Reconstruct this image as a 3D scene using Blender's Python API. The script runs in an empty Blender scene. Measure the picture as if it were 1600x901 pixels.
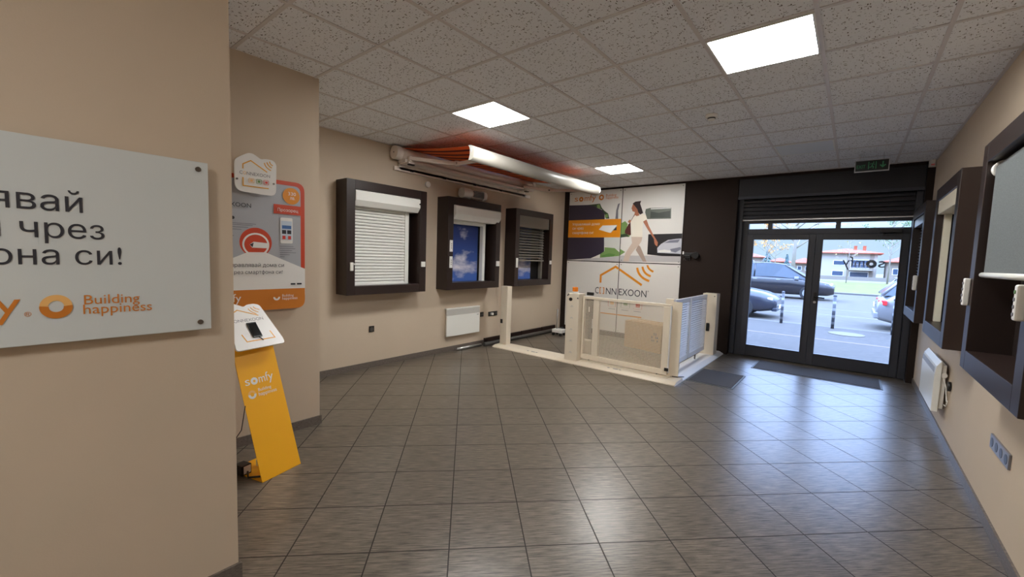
import bpy, bmesh, math, random
from mathutils import Vector, Matrix, geometry

SC = bpy.context.scene
COL = SC.collection
V = Vector
PI = math.pi
CEIL = 2.960

# ------------------------------------------------------------------ camera
cam_data = bpy.data.cameras.new('camera')
cam = bpy.data.objects.new('camera', cam_data)
COL.objects.link(cam)
yaw, pitch, roll = -0.680839, -0.0765251, 0.0329865
fw = V((math.sin(yaw) * math.cos(pitch), math.cos(yaw) * math.cos(pitch), math.sin(pitch)))
rt = V((math.cos(yaw), -math.sin(yaw), 0))
up = rt.cross(fw)
cr, sr = math.cos(roll), math.sin(roll)
R, U = cr * rt + sr * up, -sr * rt + cr * up
M = Matrix((R, U, -fw)).transposed().to_4x4()
M.translation = V((0, 0, 1.536))
cam.matrix_world = M
cam_data.sensor_width = 36.0
cam_data.lens = 655.15 / 1600 * 36.0
cam_data.clip_start = 0.02
cam_data.clip_end = 400
SC.camera = cam

# ------------------------------------------------------------------ world, light, exposure
SKY_STRENGTH = 7.2
PANEL_STRENGTH = 40.0
EXPOSURE = 0.33
w = bpy.data.worlds.new('overcast_sky')
SC.world = w
w.use_nodes = True
nt = w.node_tree
bg = nt.nodes['Background']
tc = nt.nodes.new('ShaderNodeTexCoord')
sep = nt.nodes.new('ShaderNodeSeparateXYZ')
ramp = nt.nodes.new('ShaderNodeValToRGB')
nt.links.new(tc.outputs['Generated'], sep.inputs[0])
nt.links.new(sep.outputs['Z'], ramp.inputs[0])
ramp.color_ramp.elements[0].position = 0.05
ramp.color_ramp.elements[0].color = (0.076, 0.098, 0.124, 1)
ramp.color_ramp.elements[1].position = 0.6
ramp.color_ramp.elements[1].color = (0.76, 1.02, 1.68, 1)
nt.links.new(ramp.outputs[0], bg.inputs['Color'])
bg.inputs['Strength'].default_value = SKY_STRENGTH
SC.view_settings.view_transform = 'Standard'
SC.view_settings.look = 'None'
SC.view_settings.gamma = 1.0
SC.view_settings.exposure = EXPOSURE
SC.view_settings.use_curve_mapping = False
SC.cycles.use_denoising = True
SC.cycles.caustics_reflective = True
SC.cycles.blur_glossy = 1.0
SC.cycles.caustics_refractive = False
SC.cycles.max_bounces = 10
SC.cycles.diffuse_bounces = 6
SC.cycles.sample_clamp_indirect = 6.0

# ------------------------------------------------------------------ materials
def lin(c):
    c = c / 255.0
    return c / 12.92 if c <= 0.04045 else ((c + 0.055) / 1.055) ** 2.4

def rgb(r, g, b):
    return (lin(r), lin(g), lin(b), 1.0)

MATS = {}
def mat(name, col, rough=0.5, metal=0.0, spec=0.5, noise=0.0, nscale=30.0, bump=0.0, coat=0.0):
    """plain painted / plastic / metal surface with a little procedural grain"""
    if name in MATS:
        return MATS[name]
    m = bpy.data.materials.new(name)
    m.use_nodes = True
    n, l = m.node_tree.nodes, m.node_tree.links
    b = n['Principled BSDF']
    b.inputs['Base Color'].default_value = rgb(*col)
    b.inputs['Roughness'].default_value = rough
    b.inputs['Metallic'].default_value = metal
    b.inputs['Specular IOR Level'].default_value = spec
    b.inputs['Coat Weight'].default_value = coat
    if noise or bump:
        t = n.new('ShaderNodeTexCoord')
        x = n.new('ShaderNodeTexNoise')
        x.inputs['Scale'].default_value = nscale
        x.inputs['Detail'].default_value = 4
        l.new(t.outputs['Object'], x.inputs['Vector'])
        if noise:
            mx = n.new('ShaderNodeMix')
            mx.data_type = 'RGBA'
            c = rgb(*col)
            mx.inputs['A'].default_value = tuple(v * (1 - noise) for v in c[:3]) + (1,)
            mx.inputs['B'].default_value = tuple(min(1, v * (1 + noise)) for v in c[:3]) + (1,)
            l.new(x.outputs['Fac'], mx.inputs['Factor'])
            l.new(mx.outputs['Result'], b.inputs['Base Color'])
        if bump:
            bp = n.new('ShaderNodeBump')
            bp.inputs['Strength'].default_value = bump
            bp.inputs['Distance'].default_value = 0.004
            l.new(x.outputs['Fac'], bp.inputs['Height'])
            l.new(bp.outputs['Normal'], b.inputs['Normal'])
    MATS[name] = m
    return m

def emit(name, col, strength):
    m = bpy.data.materials.new(name)
    m.use_nodes = True
    b = m.node_tree.nodes['Principled BSDF']
    b.inputs['Base Color'].default_value = (0.8, 0.8, 0.8, 1)
    b.inputs['Emission Color'].default_value = col
    b.inputs['Emission Strength'].default_value = strength
    return m

def glass(name, tint, refl=0.07):
    m = bpy.data.materials.new(name)
    m.use_nodes = True
    n, l = m.node_tree.nodes, m.node_tree.links
    n.remove(n['Principled BSDF'])
    tr = n.new('ShaderNodeBsdfTransparent')
    tr.inputs[0].default_value = tint
    gl = n.new('ShaderNodeBsdfGlossy')
    gl.inputs['Roughness'].default_value = 0.02
    fr = n.new('ShaderNodeFresnel')
    fr.inputs[0].default_value = 1.45
    mx = n.new('ShaderNodeMixShader')
    l.new(fr.outputs[0], mx.inputs[0])
    l.new(tr.outputs[0], mx.inputs[1])
    l.new(gl.outputs[0], mx.inputs[2])
    l.new(mx.outputs[0], n['Material Output'].inputs[0])
    return m

class NT:
    """small helper for node materials"""
    def __init__(s, name):
        s.m = bpy.data.materials.new(name)
        s.m.use_nodes = True
        s.n, s.l = s.m.node_tree.nodes, s.m.node_tree.links
        s.b = s.n['Principled BSDF']
    def new(s, t, **kw):
        x = s.n.new('ShaderNode' + t)
        for k, v in kw.items():
            setattr(x, k, v)
        return x
    def math(s, op, a, b=None, c=None):
        x = s.n.new('ShaderNodeMath')
        x.operation = op
        for i, v in enumerate((a, b, c)):
            if v is None:
                continue
            if isinstance(v, (int, float)):
                x.inputs[i].default_value = v
            else:
                s.l.new(v, x.inputs[i])
        return x.outputs[0]
    def mix(s, f, a, b):
        x = s.n.new('ShaderNodeMix')
        x.data_type = 'RGBA'
        for k, v in (('Factor', f), ('A', a), ('B', b)):
            if isinstance(v, (tuple, float, int)):
                x.inputs[k].default_value = v
            else:
                s.l.new(v, x.inputs[k])
        return x.outputs['Result']

def floor_material():
    t = NT('grey_brown_streaked_floor_tile')
    tc = t.new('TexCoord')
    mp = t.new('Mapping')
    ang = 0.788
    T = 0.4036
    # rotate into the diagonal tile axes: vector - origin, then rotate by -ang, then scale
    sub = t.new('VectorMath', operation='SUBTRACT')
    sub.inputs[1].default_value = (-1.2455, 1.7234, 0)
    t.l.new(tc.outputs['Object'], sub.inputs[0])
    mp.vector_type = 'POINT'
    mp.inputs['Rotation'].default_value = (0, 0, -ang)
    t.l.new(sub.outputs[0], mp.inputs['Vector'])
    sp = t.new('SeparateXYZ')
    t.l.new(mp.outputs[0], sp.inputs[0])
    a = t.math('DIVIDE', sp.outputs['X'], T)
    b = t.math('DIVIDE', sp.outputs['Y'], T)
    ia, ib = t.math('FLOOR', a), t.math('FLOOR', b)
    fa, fb = t.math('FRACT', a), t.math('FRACT', b)
    da = t.math('MINIMUM', fa, t.math('SUBTRACT', 1.0, fa))
    db = t.math('MINIMUM', fb, t.math('SUBTRACT', 1.0, fb))
    d = t.math('MINIMUM', da, db)
    grout = t.math('LESS_THAN', d, 0.0085)
    # per-tile tone
    cmb = t.new('CombineXYZ')
    t.l.new(ia, cmb.inputs[0]); t.l.new(ib, cmb.inputs[1])
    wn = t.new('TexWhiteNoise', noise_dimensions='2D')
    t.l.new(cmb.outputs[0], wn.inputs['Vector'])
    # streaks along the X tile axis, shifted per tile
    st = t.new('CombineXYZ')
    t.l.new(t.math('ADD', t.math('MULTIPLY', a, 3.4), t.math('MULTIPLY', wn.outputs['Value'], 37.0)), st.inputs[0])
    t.l.new(t.math('MULTIPLY', b, 46.0), st.inputs[1])
    n1 = t.new('TexNoise')
    n1.inputs['Scale'].default_value = 1.0
    n1.inputs['Detail'].default_value = 5
    n1.inputs['Roughness'].default_value = 0.65
    t.l.new(st.outputs[0], n1.inputs['Vector'])
    r = t.new('ValToRGB')
    e = r.color_ramp.elements
    e[0].position, e[0].color = 0.34, rgb(54, 47, 38)
    e[1].position, e[1].color = 0.68, rgb(132, 121, 108)
    t.l.new(n1.outputs['Fac'], r.inputs[0])
    tone = t.math('MULTIPLY_ADD', wn.outputs['Value'], 0.14, 0.93)
    vm = t.new('VectorMath', operation='SCALE')
    t.l.new(r.outputs[0], vm.inputs[0]); t.l.new(tone, vm.inputs['Scale'])
    col = t.mix(grout, vm.outputs[0], rgb(38, 30, 25))
    t.l.new(col, t.b.inputs['Base Color'])
    ro = t.math('MULTIPLY_ADD', n1.outputs['Fac'], 0.14, 0.24)
    t.l.new(t.math('MAXIMUM', ro, t.math('MULTIPLY', grout, 0.8)), t.b.inputs['Roughness'])
    bp = t.new('Bump')
    bp.inputs['Strength'].default_value = 0.25
    bp.inputs['Distance'].default_value = 0.0015
    t.b.inputs['Specular IOR Level'].default_value = 0.7
    hgt = t.math('SUBTRACT', t.math('MULTIPLY', n1.outputs['Fac'], 0.18), t.math('MULTIPLY', grout, 1.0))
    t.l.new(hgt, bp.inputs['Height'])
    t.l.new(bp.outputs[0], t.b.inputs['Normal'])
    return t.m

def ceiling_material():
    t = NT('fissured_mineral_fibre_tile')
    tc = t.new('TexCoord')
    masks = []
    for sx, sy, rot, th in ((24, 84, 0.5, 0.18), (76, 26, 0.2, 0.17), (64, 64, 0.0, 0.12)):
        mp = t.new('Mapping')
        mp.inputs['Rotation'].default_value = (0, 0, rot)
        mp.inputs['Scale'].default_value = (sx, sy, 1)
        t.l.new(tc.outputs['Object'], mp.inputs['Vector'])
        vo = t.new('TexVoronoi', voronoi_dimensions='2D')
        vo.inputs['Scale'].default_value = 1.0
        t.l.new(mp.outputs[0], vo.inputs['Vector'])
        sp = t.new('SeparateColor')
        t.l.new(vo.outputs['Color'], sp.inputs[0])
        hole = t.math('LESS_THAN', vo.outputs['Distance'], t.math('MULTIPLY', sp.outputs[0], th * 1.5))
        keep = t.math('GREATER_THAN', sp.outputs[1], 0.70)
        masks.append(t.math('MULTIPLY', hole, keep))
    mk = t.math('MAXIMUM', t.math('MAXIMUM', masks[0], masks[1]), masks[2])
    nz = t.new('TexNoise')
    nz.inputs['Scale'].default_value = 90
    t.l.new(tc.outputs['Object'], nz.inputs['Vector'])
    base = t.mix(nz.outputs['Fac'], rgb(232, 234, 238), rgb(242, 245, 250))
    t.l.new(t.mix(mk, base, rgb(96, 90, 86)), t.b.inputs['Base Color'])
    t.b.inputs['Roughness'].default_value = 0.9
    return t.m

def plaster(name, col):
    t = NT(name)
    tc = t.new('TexCoord')
    n1 = t.new('TexNoise'); n1.inputs['Scale'].default_value = 1.6; n1.inputs['Detail'].default_value = 3
    n2 = t.new('TexNoise'); n2.inputs['Scale'].default_value = 160
    t.l.new(tc.outputs['Object'], n1.inputs['Vector']); t.l.new(tc.outputs['Object'], n2.inputs['Vector'])
    c = rgb(*col)
    t.l.new(t.mix(n1.outputs['Fac'], tuple(v * .95 for v in c[:3]) + (1,), tuple(min(1, v * 1.05) for v in c[:3]) + (1,)), t.b.inputs['Base Color'])
    t.b.inputs['Roughness'].default_value = 0.75
    t.b.inputs['Specular IOR Level'].default_value = 0.3
    bp = t.new('Bump'); bp.inputs['Strength'].default_value = 0.12; bp.inputs['Distance'].default_value = 0.002
    t.l.new(n2.outputs['Fac'], bp.inputs['Height']); t.l.new(bp.outputs[0], t.b.inputs['Normal'])
    return t.m

def sky_print():
    t = NT('printed_blue_sky_with_clouds')
    tc = t.new('TexCoord')
    mp = t.new('Mapping'); mp.inputs['Scale'].default_value = (1, 1.5, 3.0); mp.inputs['Location'].default_value = (0, 3.1, .45)
    t.l.new(tc.outputs['Object'], mp.inputs['Vector'])
    n1 = t.new('TexNoise'); n1.inputs['Scale'].default_value = 1.5; n1.inputs['Detail'].default_value = 6; n1.inputs['Roughness'].default_value = .55
    t.l.new(mp.outputs[0], n1.inputs['Vector'])
    sp = t.new('SeparateXYZ'); t.l.new(tc.outputs['Object'], sp.inputs[0])
    hz = t.new('ValToRGB')
    hz.color_ramp.elements[0].color = rgb(70, 110, 190); hz.color_ramp.elements[1].color = rgb(18, 44, 112)
    t.l.new(t.math('MULTIPLY_ADD', sp.outputs['Z'], 1.1, 0.05), hz.inputs[0])
    cr_ = t.new('ValToRGB')
    cr_.color_ramp.elements[0].position = .50; cr_.color_ramp.elements[1].position = .72
    dz_ = t.math('ABSOLUTE', t.math('SUBTRACT', sp.outputs['Z'], 0.34))
    band = t.math('MAXIMUM', t.math('MULTIPLY_ADD', dz_, -0.9, 0.13), -0.14)
    t.l.new(t.math('ADD', n1.outputs['Fac'], band), cr_.inputs[0])
    t.l.new(t.mix(cr_.outputs[0], hz.outputs[0], rgb(222, 218, 226)), t.b.inputs['Base Color'])
    t.b.inputs['Roughness'].default_value = .4
    return t.m

def awning_fabric():
    t = NT('orange_and_dark_striped_canvas')
    tc = t.new('TexCoord'); sp = t.new('SeparateXYZ')
    t.l.new(tc.outputs['Object'], sp.inputs[0])
    f = t.math('FRACT', t.math('MULTIPLY', sp.outputs['Y'], 4.6))
    s = t.math('GREATER_THAN', f, 0.66)
    wv = t.new('TexNoise'); wv.inputs['Scale'].default_value = 220
    t.l.new(tc.outputs['Object'], wv.inputs['Vector'])
    o = t.mix(wv.outputs['Fac'], rgb(232, 104, 40), rgb(246, 124, 56))
    t.l.new(t.mix(s, o, rgb(92, 26, 22)), t.b.inputs['Base Color'])
    t.b.inputs['Roughness'].default_value = .85
    tl_ = t.new('BsdfTranslucent'); mxs = t.new('MixShader'); mxs.inputs[0].default_value = .3
    for lk in list(t.b.inputs['Base Color'].links):
        t.l.new(lk.from_socket, tl_.inputs[0])
    t.l.new(t.b.outputs[0], mxs.inputs[1]); t.l.new(tl_.outputs[0], mxs.inputs[2])
    t.l.new(mxs.outputs[0], t.n['Material Output'].inputs[0])
    return t.m

def striped(name, ca, cb, axis, freq, rough=.5, duty=.5, bump=0.0):
    t = NT(name)
    tc = t.new('TexCoord'); sp = t.new('SeparateXYZ')
    t.l.new(tc.outputs['Object'], sp.inputs[0])
    f = t.math('FRACT', t.math('MULTIPLY', sp.outputs[axis], freq))
    t.l.new(t.mix(t.math('GREATER_THAN', f, duty), rgb(*ca), rgb(*cb)), t.b.inputs['Base Color'])
    t.b.inputs['Roughness'].default_value = rough
    return t.m

def two_tone(name, ca, cb, scale, rough=.9, stretch=(1, 1, 1), lo=.35, hi=.65):
    t = NT(name)
    tc = t.new('TexCoord'); mp = t.new('Mapping'); mp.inputs['Scale'].default_value = stretch
    t.l.new(tc.outputs['Object'], mp.inputs['Vector'])
    n1 = t.new('TexNoise'); n1.inputs['Scale'].default_value = scale; n1.inputs['Detail'].default_value = 6
    t.l.new(mp.outputs[0], n1.inputs['Vector'])
    r = t.new('ValToRGB')
    r.color_ramp.elements[0].position, r.color_ramp.elements[0].color = lo, rgb(*ca)
    r.color_ramp.elements[1].position, r.color_ramp.elements[1].color = hi, rgb(*cb)
    t.l.new(n1.outputs['Fac'], r.inputs[0]); t.l.new(r.outputs[0], t.b.inputs['Base Color'])
    t.b.inputs['Roughness'].default_value = rough
    return t.m

M_FLOOR = floor_material()
M_CEIL = ceiling_material()
M_WALL = plaster('beige_painted_plaster', (202, 185, 164))
M_DARKWALL = plaster('dark_brown_painted_wall', (38, 26, 20))
M_GRID = mat('white_ceiling_grid_metal', (212, 208, 208), .45)
M_PANEL = emit('lit_diffuser', (1.0, .995, .975, 1), PANEL_STRENGTH)
M_PANELOFF = mat('unlit_diffuser', (226, 232, 238), .35)
M_SKIRT = two_tone('grey_tile_skirting', (84, 76, 70), (122, 113, 105), 14, .4, (4, 4, 40))
M_WENGE = mat('dark_brown_veneer', (42, 29, 25), .38, noise=.12, nscale=12)
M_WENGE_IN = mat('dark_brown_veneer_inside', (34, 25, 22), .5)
M_WHITE = mat('white_gloss_paint', (236, 236, 230), .3)
M_WHITEPL = mat('white_plastic', (232, 230, 224), .4)
M_SIGN = mat('white_sign_panel', (208, 213, 213), .35)
M_CREAM = mat('cream_powder_coat', (228, 218, 198), .35)
M_ALU = mat('brushed_aluminium', (196, 196, 196), .35, 1.0)
M_ANTH = mat('anthracite_aluminium', (54, 56, 64), .4)
M_SHUT = mat('anthracite_shutter_slats', (40, 40, 46), .45)
M_BLACK = mat('black_plastic', (18, 17, 17), .35)
M_DKGREY = mat('dark_grey_plastic', (70, 68, 66), .4)
M_STEEL = mat('screw_steel', (120, 116, 112), .3, 1.0)
M_SKYP = sky_print()
M_FABRIC = awning_fabric()
M_AWN = mat('awning_beige_white_enamel', (226, 214, 204), .35)
M_ORANGE = mat('print_orange', (226, 142, 24), .4)
M_ORANGE2 = mat('print_pale_orange', (240, 186, 112), .4)
M_RED = mat('print_red_orange', (198, 66, 32), .4)
M_BROWNOR = mat('print_brown_orange', (206, 124, 40), .4)
M_INK = mat('print_charcoal', (46, 46, 54), .5)
M_INKLT = mat('print_grey', (120, 118, 124), .5)
M_PRWHITE = mat('print_white', (232, 230, 226), .4)
M_PRGREY = mat('print_silver_grey', (172, 174, 180), .4)
M_GREEN = mat('print_green', (98, 140, 72), .4)
M_PRRED = mat('print_red', (206, 60, 48), .4)
M_GLASS = glass('clear_door_glass', (.93, .97, 1.0, 1))
M_YELLOW = mat('yellow_sheet_metal', (244, 176, 8), .4)

# ------------------------------------------------------------------ mesh builder
class MB:
    def __init__(s):
        s.v, s.f, s.mi, s.mats, s.smooth = [], [], [], [], []
    def m(s, material):
        if material not in s.mats:
            s.mats.append(material)
        return s.mats.index(material)
    def add(s, vs, fs, material, smooth=False):
        o = len(s.v)
        s.v += [V(p) for p in vs]
        k = s.m(material)
        for f in fs:
            s.f.append([i + o for i in f]); s.mi.append(k); s.smooth.append(smooth)
        return s
    def box(s, x0, x1, y0, y1, z0, z1, material):
        return s.add([(x0, y0, z0), (x1, y0, z0), (x1, y1, z0), (x0, y1, z0), (x0, y0, z1), (x1, y0, z1), (x1, y1, z1), (x0, y1, z1)],
                     [(0, 3, 2, 1), (4, 5, 6, 7), (0, 1, 5, 4), (1, 2, 6, 5), (2, 3, 7, 6), (3, 0, 4, 7)], material)
    def obox(s, c, a, b, n, material):
        """box centred c with half-vectors a, b, n"""
        c, a, b, n = V(c), V(a), V(b), V(n)
        p = [c + i * a + j * b + k * n for k in (-1, 1) for i, j in ((-1, -1), (1, -1), (1, 1), (-1, 1))]
        return s.add(p, [(0, 3, 2, 1), (4, 5, 6, 7), (0, 1, 5, 4), (1, 2, 6, 5), (2, 3, 7, 6), (3, 0, 4, 7)], material)
    def prism(s, pts, d, material, smooth=False):
        """closed 3-D polygon extruded along d"""
        n = len(pts); d = V(d)
        p = [V(q) for q in pts]
        vs = p + [q + d for q in p]
        fs = [tuple(range(n - 1, -1, -1)), tuple(range(n, 2 * n))]
        s.add(vs, fs, material)
        o = len(s.v) - 2 * n; k = s.m(material)
        for i in range(n):
            j = (i + 1) % n
            s.f.append([o + i, o + j, o + n + j, o + n + i]); s.mi.append(k); s.smooth.append(smooth)
        return s
    def loft(s, secs, material, cap=True, smooth=True, closed=True):
        n = len(secs[0]); o = len(s.v); k = s.m(material)
        for q in secs:
            s.v += [V(p) for p in q]
        for a in range(len(secs) - 1):
            for i in range(n if closed else n - 1):
                j = (i + 1) % n
                s.f.append([o + a * n + i, o + a * n + j, o + (a + 1) * n + j, o + (a + 1) * n + i]); s.mi.append(k); s.smooth.append(smooth)
        if cap:
            s.f.append([o + i for i in range(n - 1, -1, -1)]); s.mi.append(k); s.smooth.append(False)
            e = o + (len(secs) - 1) * n
            s.f.append([e + i for i in range(n)]); s.mi.append(k); s.smooth.append(False)
        return s
    def tube(s, path, r, material, seg=10, cap=True):
        path = [V(p) for p in path]
        rs = r if isinstance(r, (list, tuple)) else [r] * len(path)
        secs, ref = [], None
        for i, p in enumerate(path):
            t = (path[min(i + 1, len(path) - 1)] - path[max(i - 1, 0)]).normalized()
            if ref is None or abs(ref.dot(t)) > .98:
                ref = V((0, 0, 1)) if abs(t.z) < .9 else V((1, 0, 0))
            a = t.cross(ref).normalized(); b = a.cross(t).normalized()
            ref = b
            secs.append([p + rs[i] * (math.cos(q) * a + math.sin(q) * b) for q in [2 * PI * k / seg for k in range(seg)]])
        return s.loft(secs, material, cap)
    def cyl(s, p0, p1, r, material, seg=20):
        return s.tube([p0, p1], r, material, seg)
    def ball(s, c, r, material, seg=10, sc=(1, 1, 1)):
        c = V(c); secs = []
        for i in range(1, seg):
            th = PI * i / seg
            secs.append([c + V((r * sc[0] * math.sin(th) * math.cos(q), r * sc[1] * math.sin(th) * math.sin(q), -r * sc[2] * math.cos(th))) for q in [2 * PI * k / (seg * 2) for k in range(seg * 2)]])
        return s.loft(secs, material, True)
    def build(s, name, parent=None, bevel=0.0, loc=None):
        me = bpy.data.meshes.new(name)
        if parent is not None:
            org = V(parent['w'])
        elif loc is not None:
            org = V(loc)
        else:
            xs = [p.x for p in s.v]; ys = [p.y for p in s.v]; zs = [p.z for p in s.v]
            org = V(((min(xs) + max(xs)) / 2, (min(ys) + max(ys)) / 2, min(zs)))
        me.from_pydata([p - org for p in s.v], [], s.f)
        for m_ in s.mats:
            me.materials.append(m_)
        me.polygons.foreach_set('material_index', s.mi)
        me.polygons.foreach_set('use_smooth', s.smooth)
        bm = bmesh.new(); bm.from_mesh(me)
        bmesh.ops.recalc_face_normals(bm, faces=bm.faces)
        bm.to_mesh(me); bm.free()
        me.update()
        o = bpy.data.objects.new(name, me)
        COL.objects.link(o)
        if parent is not None:
            o.parent = parent
        else:
            o.location = org
        o['w'] = tuple(org)
        if bevel:
            bv = o.modifiers.new('edge', 'BEVEL')
            bv.width = bevel; bv.segments = 2; bv.limit_method = 'ANGLE'; bv.angle_limit = 0.7
        return o

def tag(o, label, cat, group=None, kind=None):
    o['label'] = label; o['category'] = cat
    if group: o['group'] = group
    if kind: o['kind'] = kind
    return o

def struct(o, label=None):
    o['kind'] = 'structure'
    if label: o['label'] = label
    return o

def thing(name, loc, label, cat, group=None):
    e = bpy.data.objects.new(name, None)
    e.empty_display_size = .1
    COL.objects.link(e)
    e.location = loc
    e['w'] = tuple(loc)
    return tag(e, label, cat, group)

# planes for flat prints: (origin, u axis, v axis); normal = u x v
class Plane:
    def __init__(s, o, u, v):
        s.o, s.u, s.v = V(o), V(u).normalized(), V(v).normalized()
        s.n = s.u.cross(s.v).normalized()
    def at(s, a, b, h=0.0):
        return s.o + a * s.u + b * s.v + h * s.n

def YZ(x):   # facing +x
    return Plane((x, 0, 0), (0, 1, 0), (0, 0, 1))
def XZ(y):   # facing -y
    return Plane((0, y, 0), (1, 0, 0), (0, 0, 1))

def rect(a0, b0, a1, b1):
    return [(a0, b0), (a1, b0), (a1, b1), (a0, b1)]
def disc(a, b, r, n=28, sx=1.0):
    return [(a + r * sx * math.cos(2 * PI * i / n), b + r * math.sin(2 * PI * i / n)) for i in range(n)]
def rrect(a0, b0, a1, b1, r, n=6):
    out = []
    for cx, cy, st in ((a1 - r, b0 + r, -PI / 2), (a1 - r, b1 - r, 0), (a0 + r, b1 - r, PI / 2), (a0 + r, b0 + r, PI)):
        for i in range(n + 1):
            t = st + PI / 2 * i / n
            out.append((cx + r * math.cos(t), cy + r * math.sin(t)))
    return out
def fillet(pts, r, n=5):
    """round the corners of a polygon; r is one radius or a list"""
    out = []
    N = len(pts)
    for i in range(N):
        p, a, b = V(pts[i]), V(pts[i - 1]), V(pts[(i + 1) % N])
        rr = r[i] if isinstance(r, (list, tuple)) else r
        rr = min(rr, (a - p).length * .48, (b - p).length * .48)
        q0, q1 = p + (a - p).normalized() * rr, p + (b - p).normalized() * rr
        for k in range(n + 1):
            t = k / n
            q = (1 - t) ** 2 * q0 + 2 * t * (1 - t) * p + t * t * q1
            out.append((q.x, q.y))
    return out
def arc3(p0, pm, p1, n=12):
    p0, pm, p1 = V(p0), V(pm), V(p1)
    c = 2 * pm - (p0 + p1) / 2
    return [tuple((1 - t) ** 2 * p0 + 2 * t * (1 - t) * c + t * t * p1) for t in [i / n for i in range(n + 1)]]
def stroke(pts, wd):
    """thick polyline outline as one polygon"""
    P = [V(p) for p in pts]
    L_, R_ = [], []
    for i, p in enumerate(P):
        d0 = (P[i] - P[i - 1]).normalized() if i else (P[1] - P[0]).normalized()
        d1 = (P[i + 1] - P[i]).normalized() if i < len(P) - 1 else d0
        n0, n1 = V((-d0.y, d0.x)), V((-d1.y, d1.x))
        n = (n0 + n1).normalized()
        k = wd / 2 / max(.35, n.dot(n0))
        L_.append(tuple(p + n * k)); R_.append(tuple(p - n * k))
    return L_ + R_[::-1]

def art(name, parent, pl, items, h0=0.0012, step=0.0005, thick=0.0004):
    """flat print: list of (points, material) laid one over the other as thin films"""
    b = MB()
    for i, (pts, m_) in enumerate(items):
        b.prism([pl.at(a, c, h0 + i * step) for a, c in pts], pl.n * thick, m_)
    return b.build(name, parent)

def ring_items(pl, a, b, r0, r1, m_, bld, h, n=32, a0=0.0, a1=2 * PI):
    k = n if abs(a1 - a0 - 2 * PI) < 1e-6 else n + 1
    ts = [a0 + (a1 - a0) * i / n for i in range(k)]
    inner = [pl.at(a + r0 * math.cos(t), b + r0 * math.sin(t), h) for t in ts]
    outer = [pl.at(a + r1 * math.cos(t), b + r1 * math.sin(t), h) for t in ts]
    fs = []
    m = len(ts)
    for i in range(m if k == n else m - 1):
        j = (i + 1) % m
        fs.append((i, j, m + j, m + i))
    bld.add(inner + outer, fs, m_)

GLYPHS = {}
def text_mesh(body, weight=0.0):
    """letter outlines of the built-in font, triangulated by winding number"""
    if (body, weight) in GLYPHS:
        return GLYPHS[(body, weight)]
    cu = bpy.data.curves.new('lettering', 'FONT')
    cu.body = body
    cu.size = 1.0
    cu.offset = weight
    cu.resolution_u = 3
    cu.fill_mode = 'NONE'
    o = bpy.data.objects.new('lettering', cu)
    COL.objects.link(o)
    dg = bpy.context.evaluated_depsgraph_get()
    me = bpy.data.meshes.new_from_object(o.evaluated_get(dg))
    co = [V((v.co.x, v.co.y)) for v in me.vertices]
    ed = [tuple(e.vertices) for e in me.edges]
    bpy.data.objects.remove(o); bpy.data.curves.remove(cu); bpy.data.meshes.remove(me)
    nb = {}
    for p, q in ed:
        nb.setdefault(p, []).append(q); nb.setdefault(q, []).append(p)
    seen, loops = set(), []
    for st in sorted(nb):
        if st in seen: continue
        lp, cur = [st], st
        seen.add(st)
        while True:
            nx = [k for k in nb[cur] if k not in seen]
            if not nx: break
            cur = cur + 1 if cur + 1 in nx else nx[0]
            seen.add(cur); lp.append(cur)
        loops.append(lp)
    # letters one by one: loops whose x ranges overlap belong together
    groups = []
    for lp in sorted(loops, key=lambda l: min(co[i].x for i in l)):
        x0, x1 = min(co[i].x for i in lp), max(co[i].x for i in lp)
        if groups and x0 < groups[-1][0] - 1e-4:
            groups[-1][0] = max(groups[-1][0], x1); groups[-1][1].append(lp)
        else:
            groups.append([x1, [lp]])
    vs, fs = [], []
    for _, gl in groups:
        pts, es, sides = [], [], []
        for lp in gl:
            o_ = len(pts); n = len(lp)
            pts += [co[i] for i in lp]
            es += [(o_ + k, o_ + (k + 1) % n) for k in range(n)]
            sides += [(co[lp[k]], co[lp[(k + 1) % n]]) for k in range(n)]
        ov, _e, of, *_r = geometry.delaunay_2d_cdt(pts, es, [], 0, 1e-6)
        def wind(c):
            w_ = 0
            for p, q in sides:
                if (p.y <= c.y) != (q.y <= c.y):
                    if p.x + (c.y - p.y) / (q.y - p.y) * (q.x - p.x) > c.x:
                        w_ += 1 if q.y > p.y else -1
            return w_
        base = len(vs)
        vs += [V((p.x, p.y, 0)) for p in ov]
        for f in of:
            c = sum((ov[i] for i in f), V((0, 0))) / len(f)
            if wind(c) != 0:
                fs.append(tuple(base + i for i in f))
    GLYPHS[(body, weight)] = (vs, fs)
    return vs, fs

def text(bld, body, pl, a0, a1, base, material, height=None, h=0.002, weight=0.0):
    """lettering fitted between a0 and a1 along the plane, baseline at base; height fits the tallest letter"""
    vs, fs = text_mesh(body, weight)
    if not vs: return
    x0 = min(v.x for v in vs); x1 = max(v.x for v in vs); y1 = max(v.y for v in vs)
    k = (a1 - a0) / (x1 - x0)
    ky = k if height is None else height / y1
    bld.add([pl.at(a0 + (v.x - x0) * k, base + v.y * ky, h) for v in vs], fs, material)

def lettering(parent, pl, lines, name='lettering'):
    for ln in lines:
        b = MB()
        text(b, ln[0], pl, *ln[1:5], **(ln[5] if len(ln) > 5 else {}))
        b.build(name, parent)

def emblem(parent, pl, a, b, r, top, bottom, name='emblem', h=.0022):
    """the open ring: paler upper half, stronger smile-shaped lower half"""
    bl = MB()
    ring_items(pl, a, b + r * .08, r * .46, r * .98, top, bl, h, 24, 0, PI)
    ring_items(pl, a, b, r * .44, r, bottom, bl, h + .0006, 24, PI - .12, 2 * PI + .12)
    return bl.build(name, parent)

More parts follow.
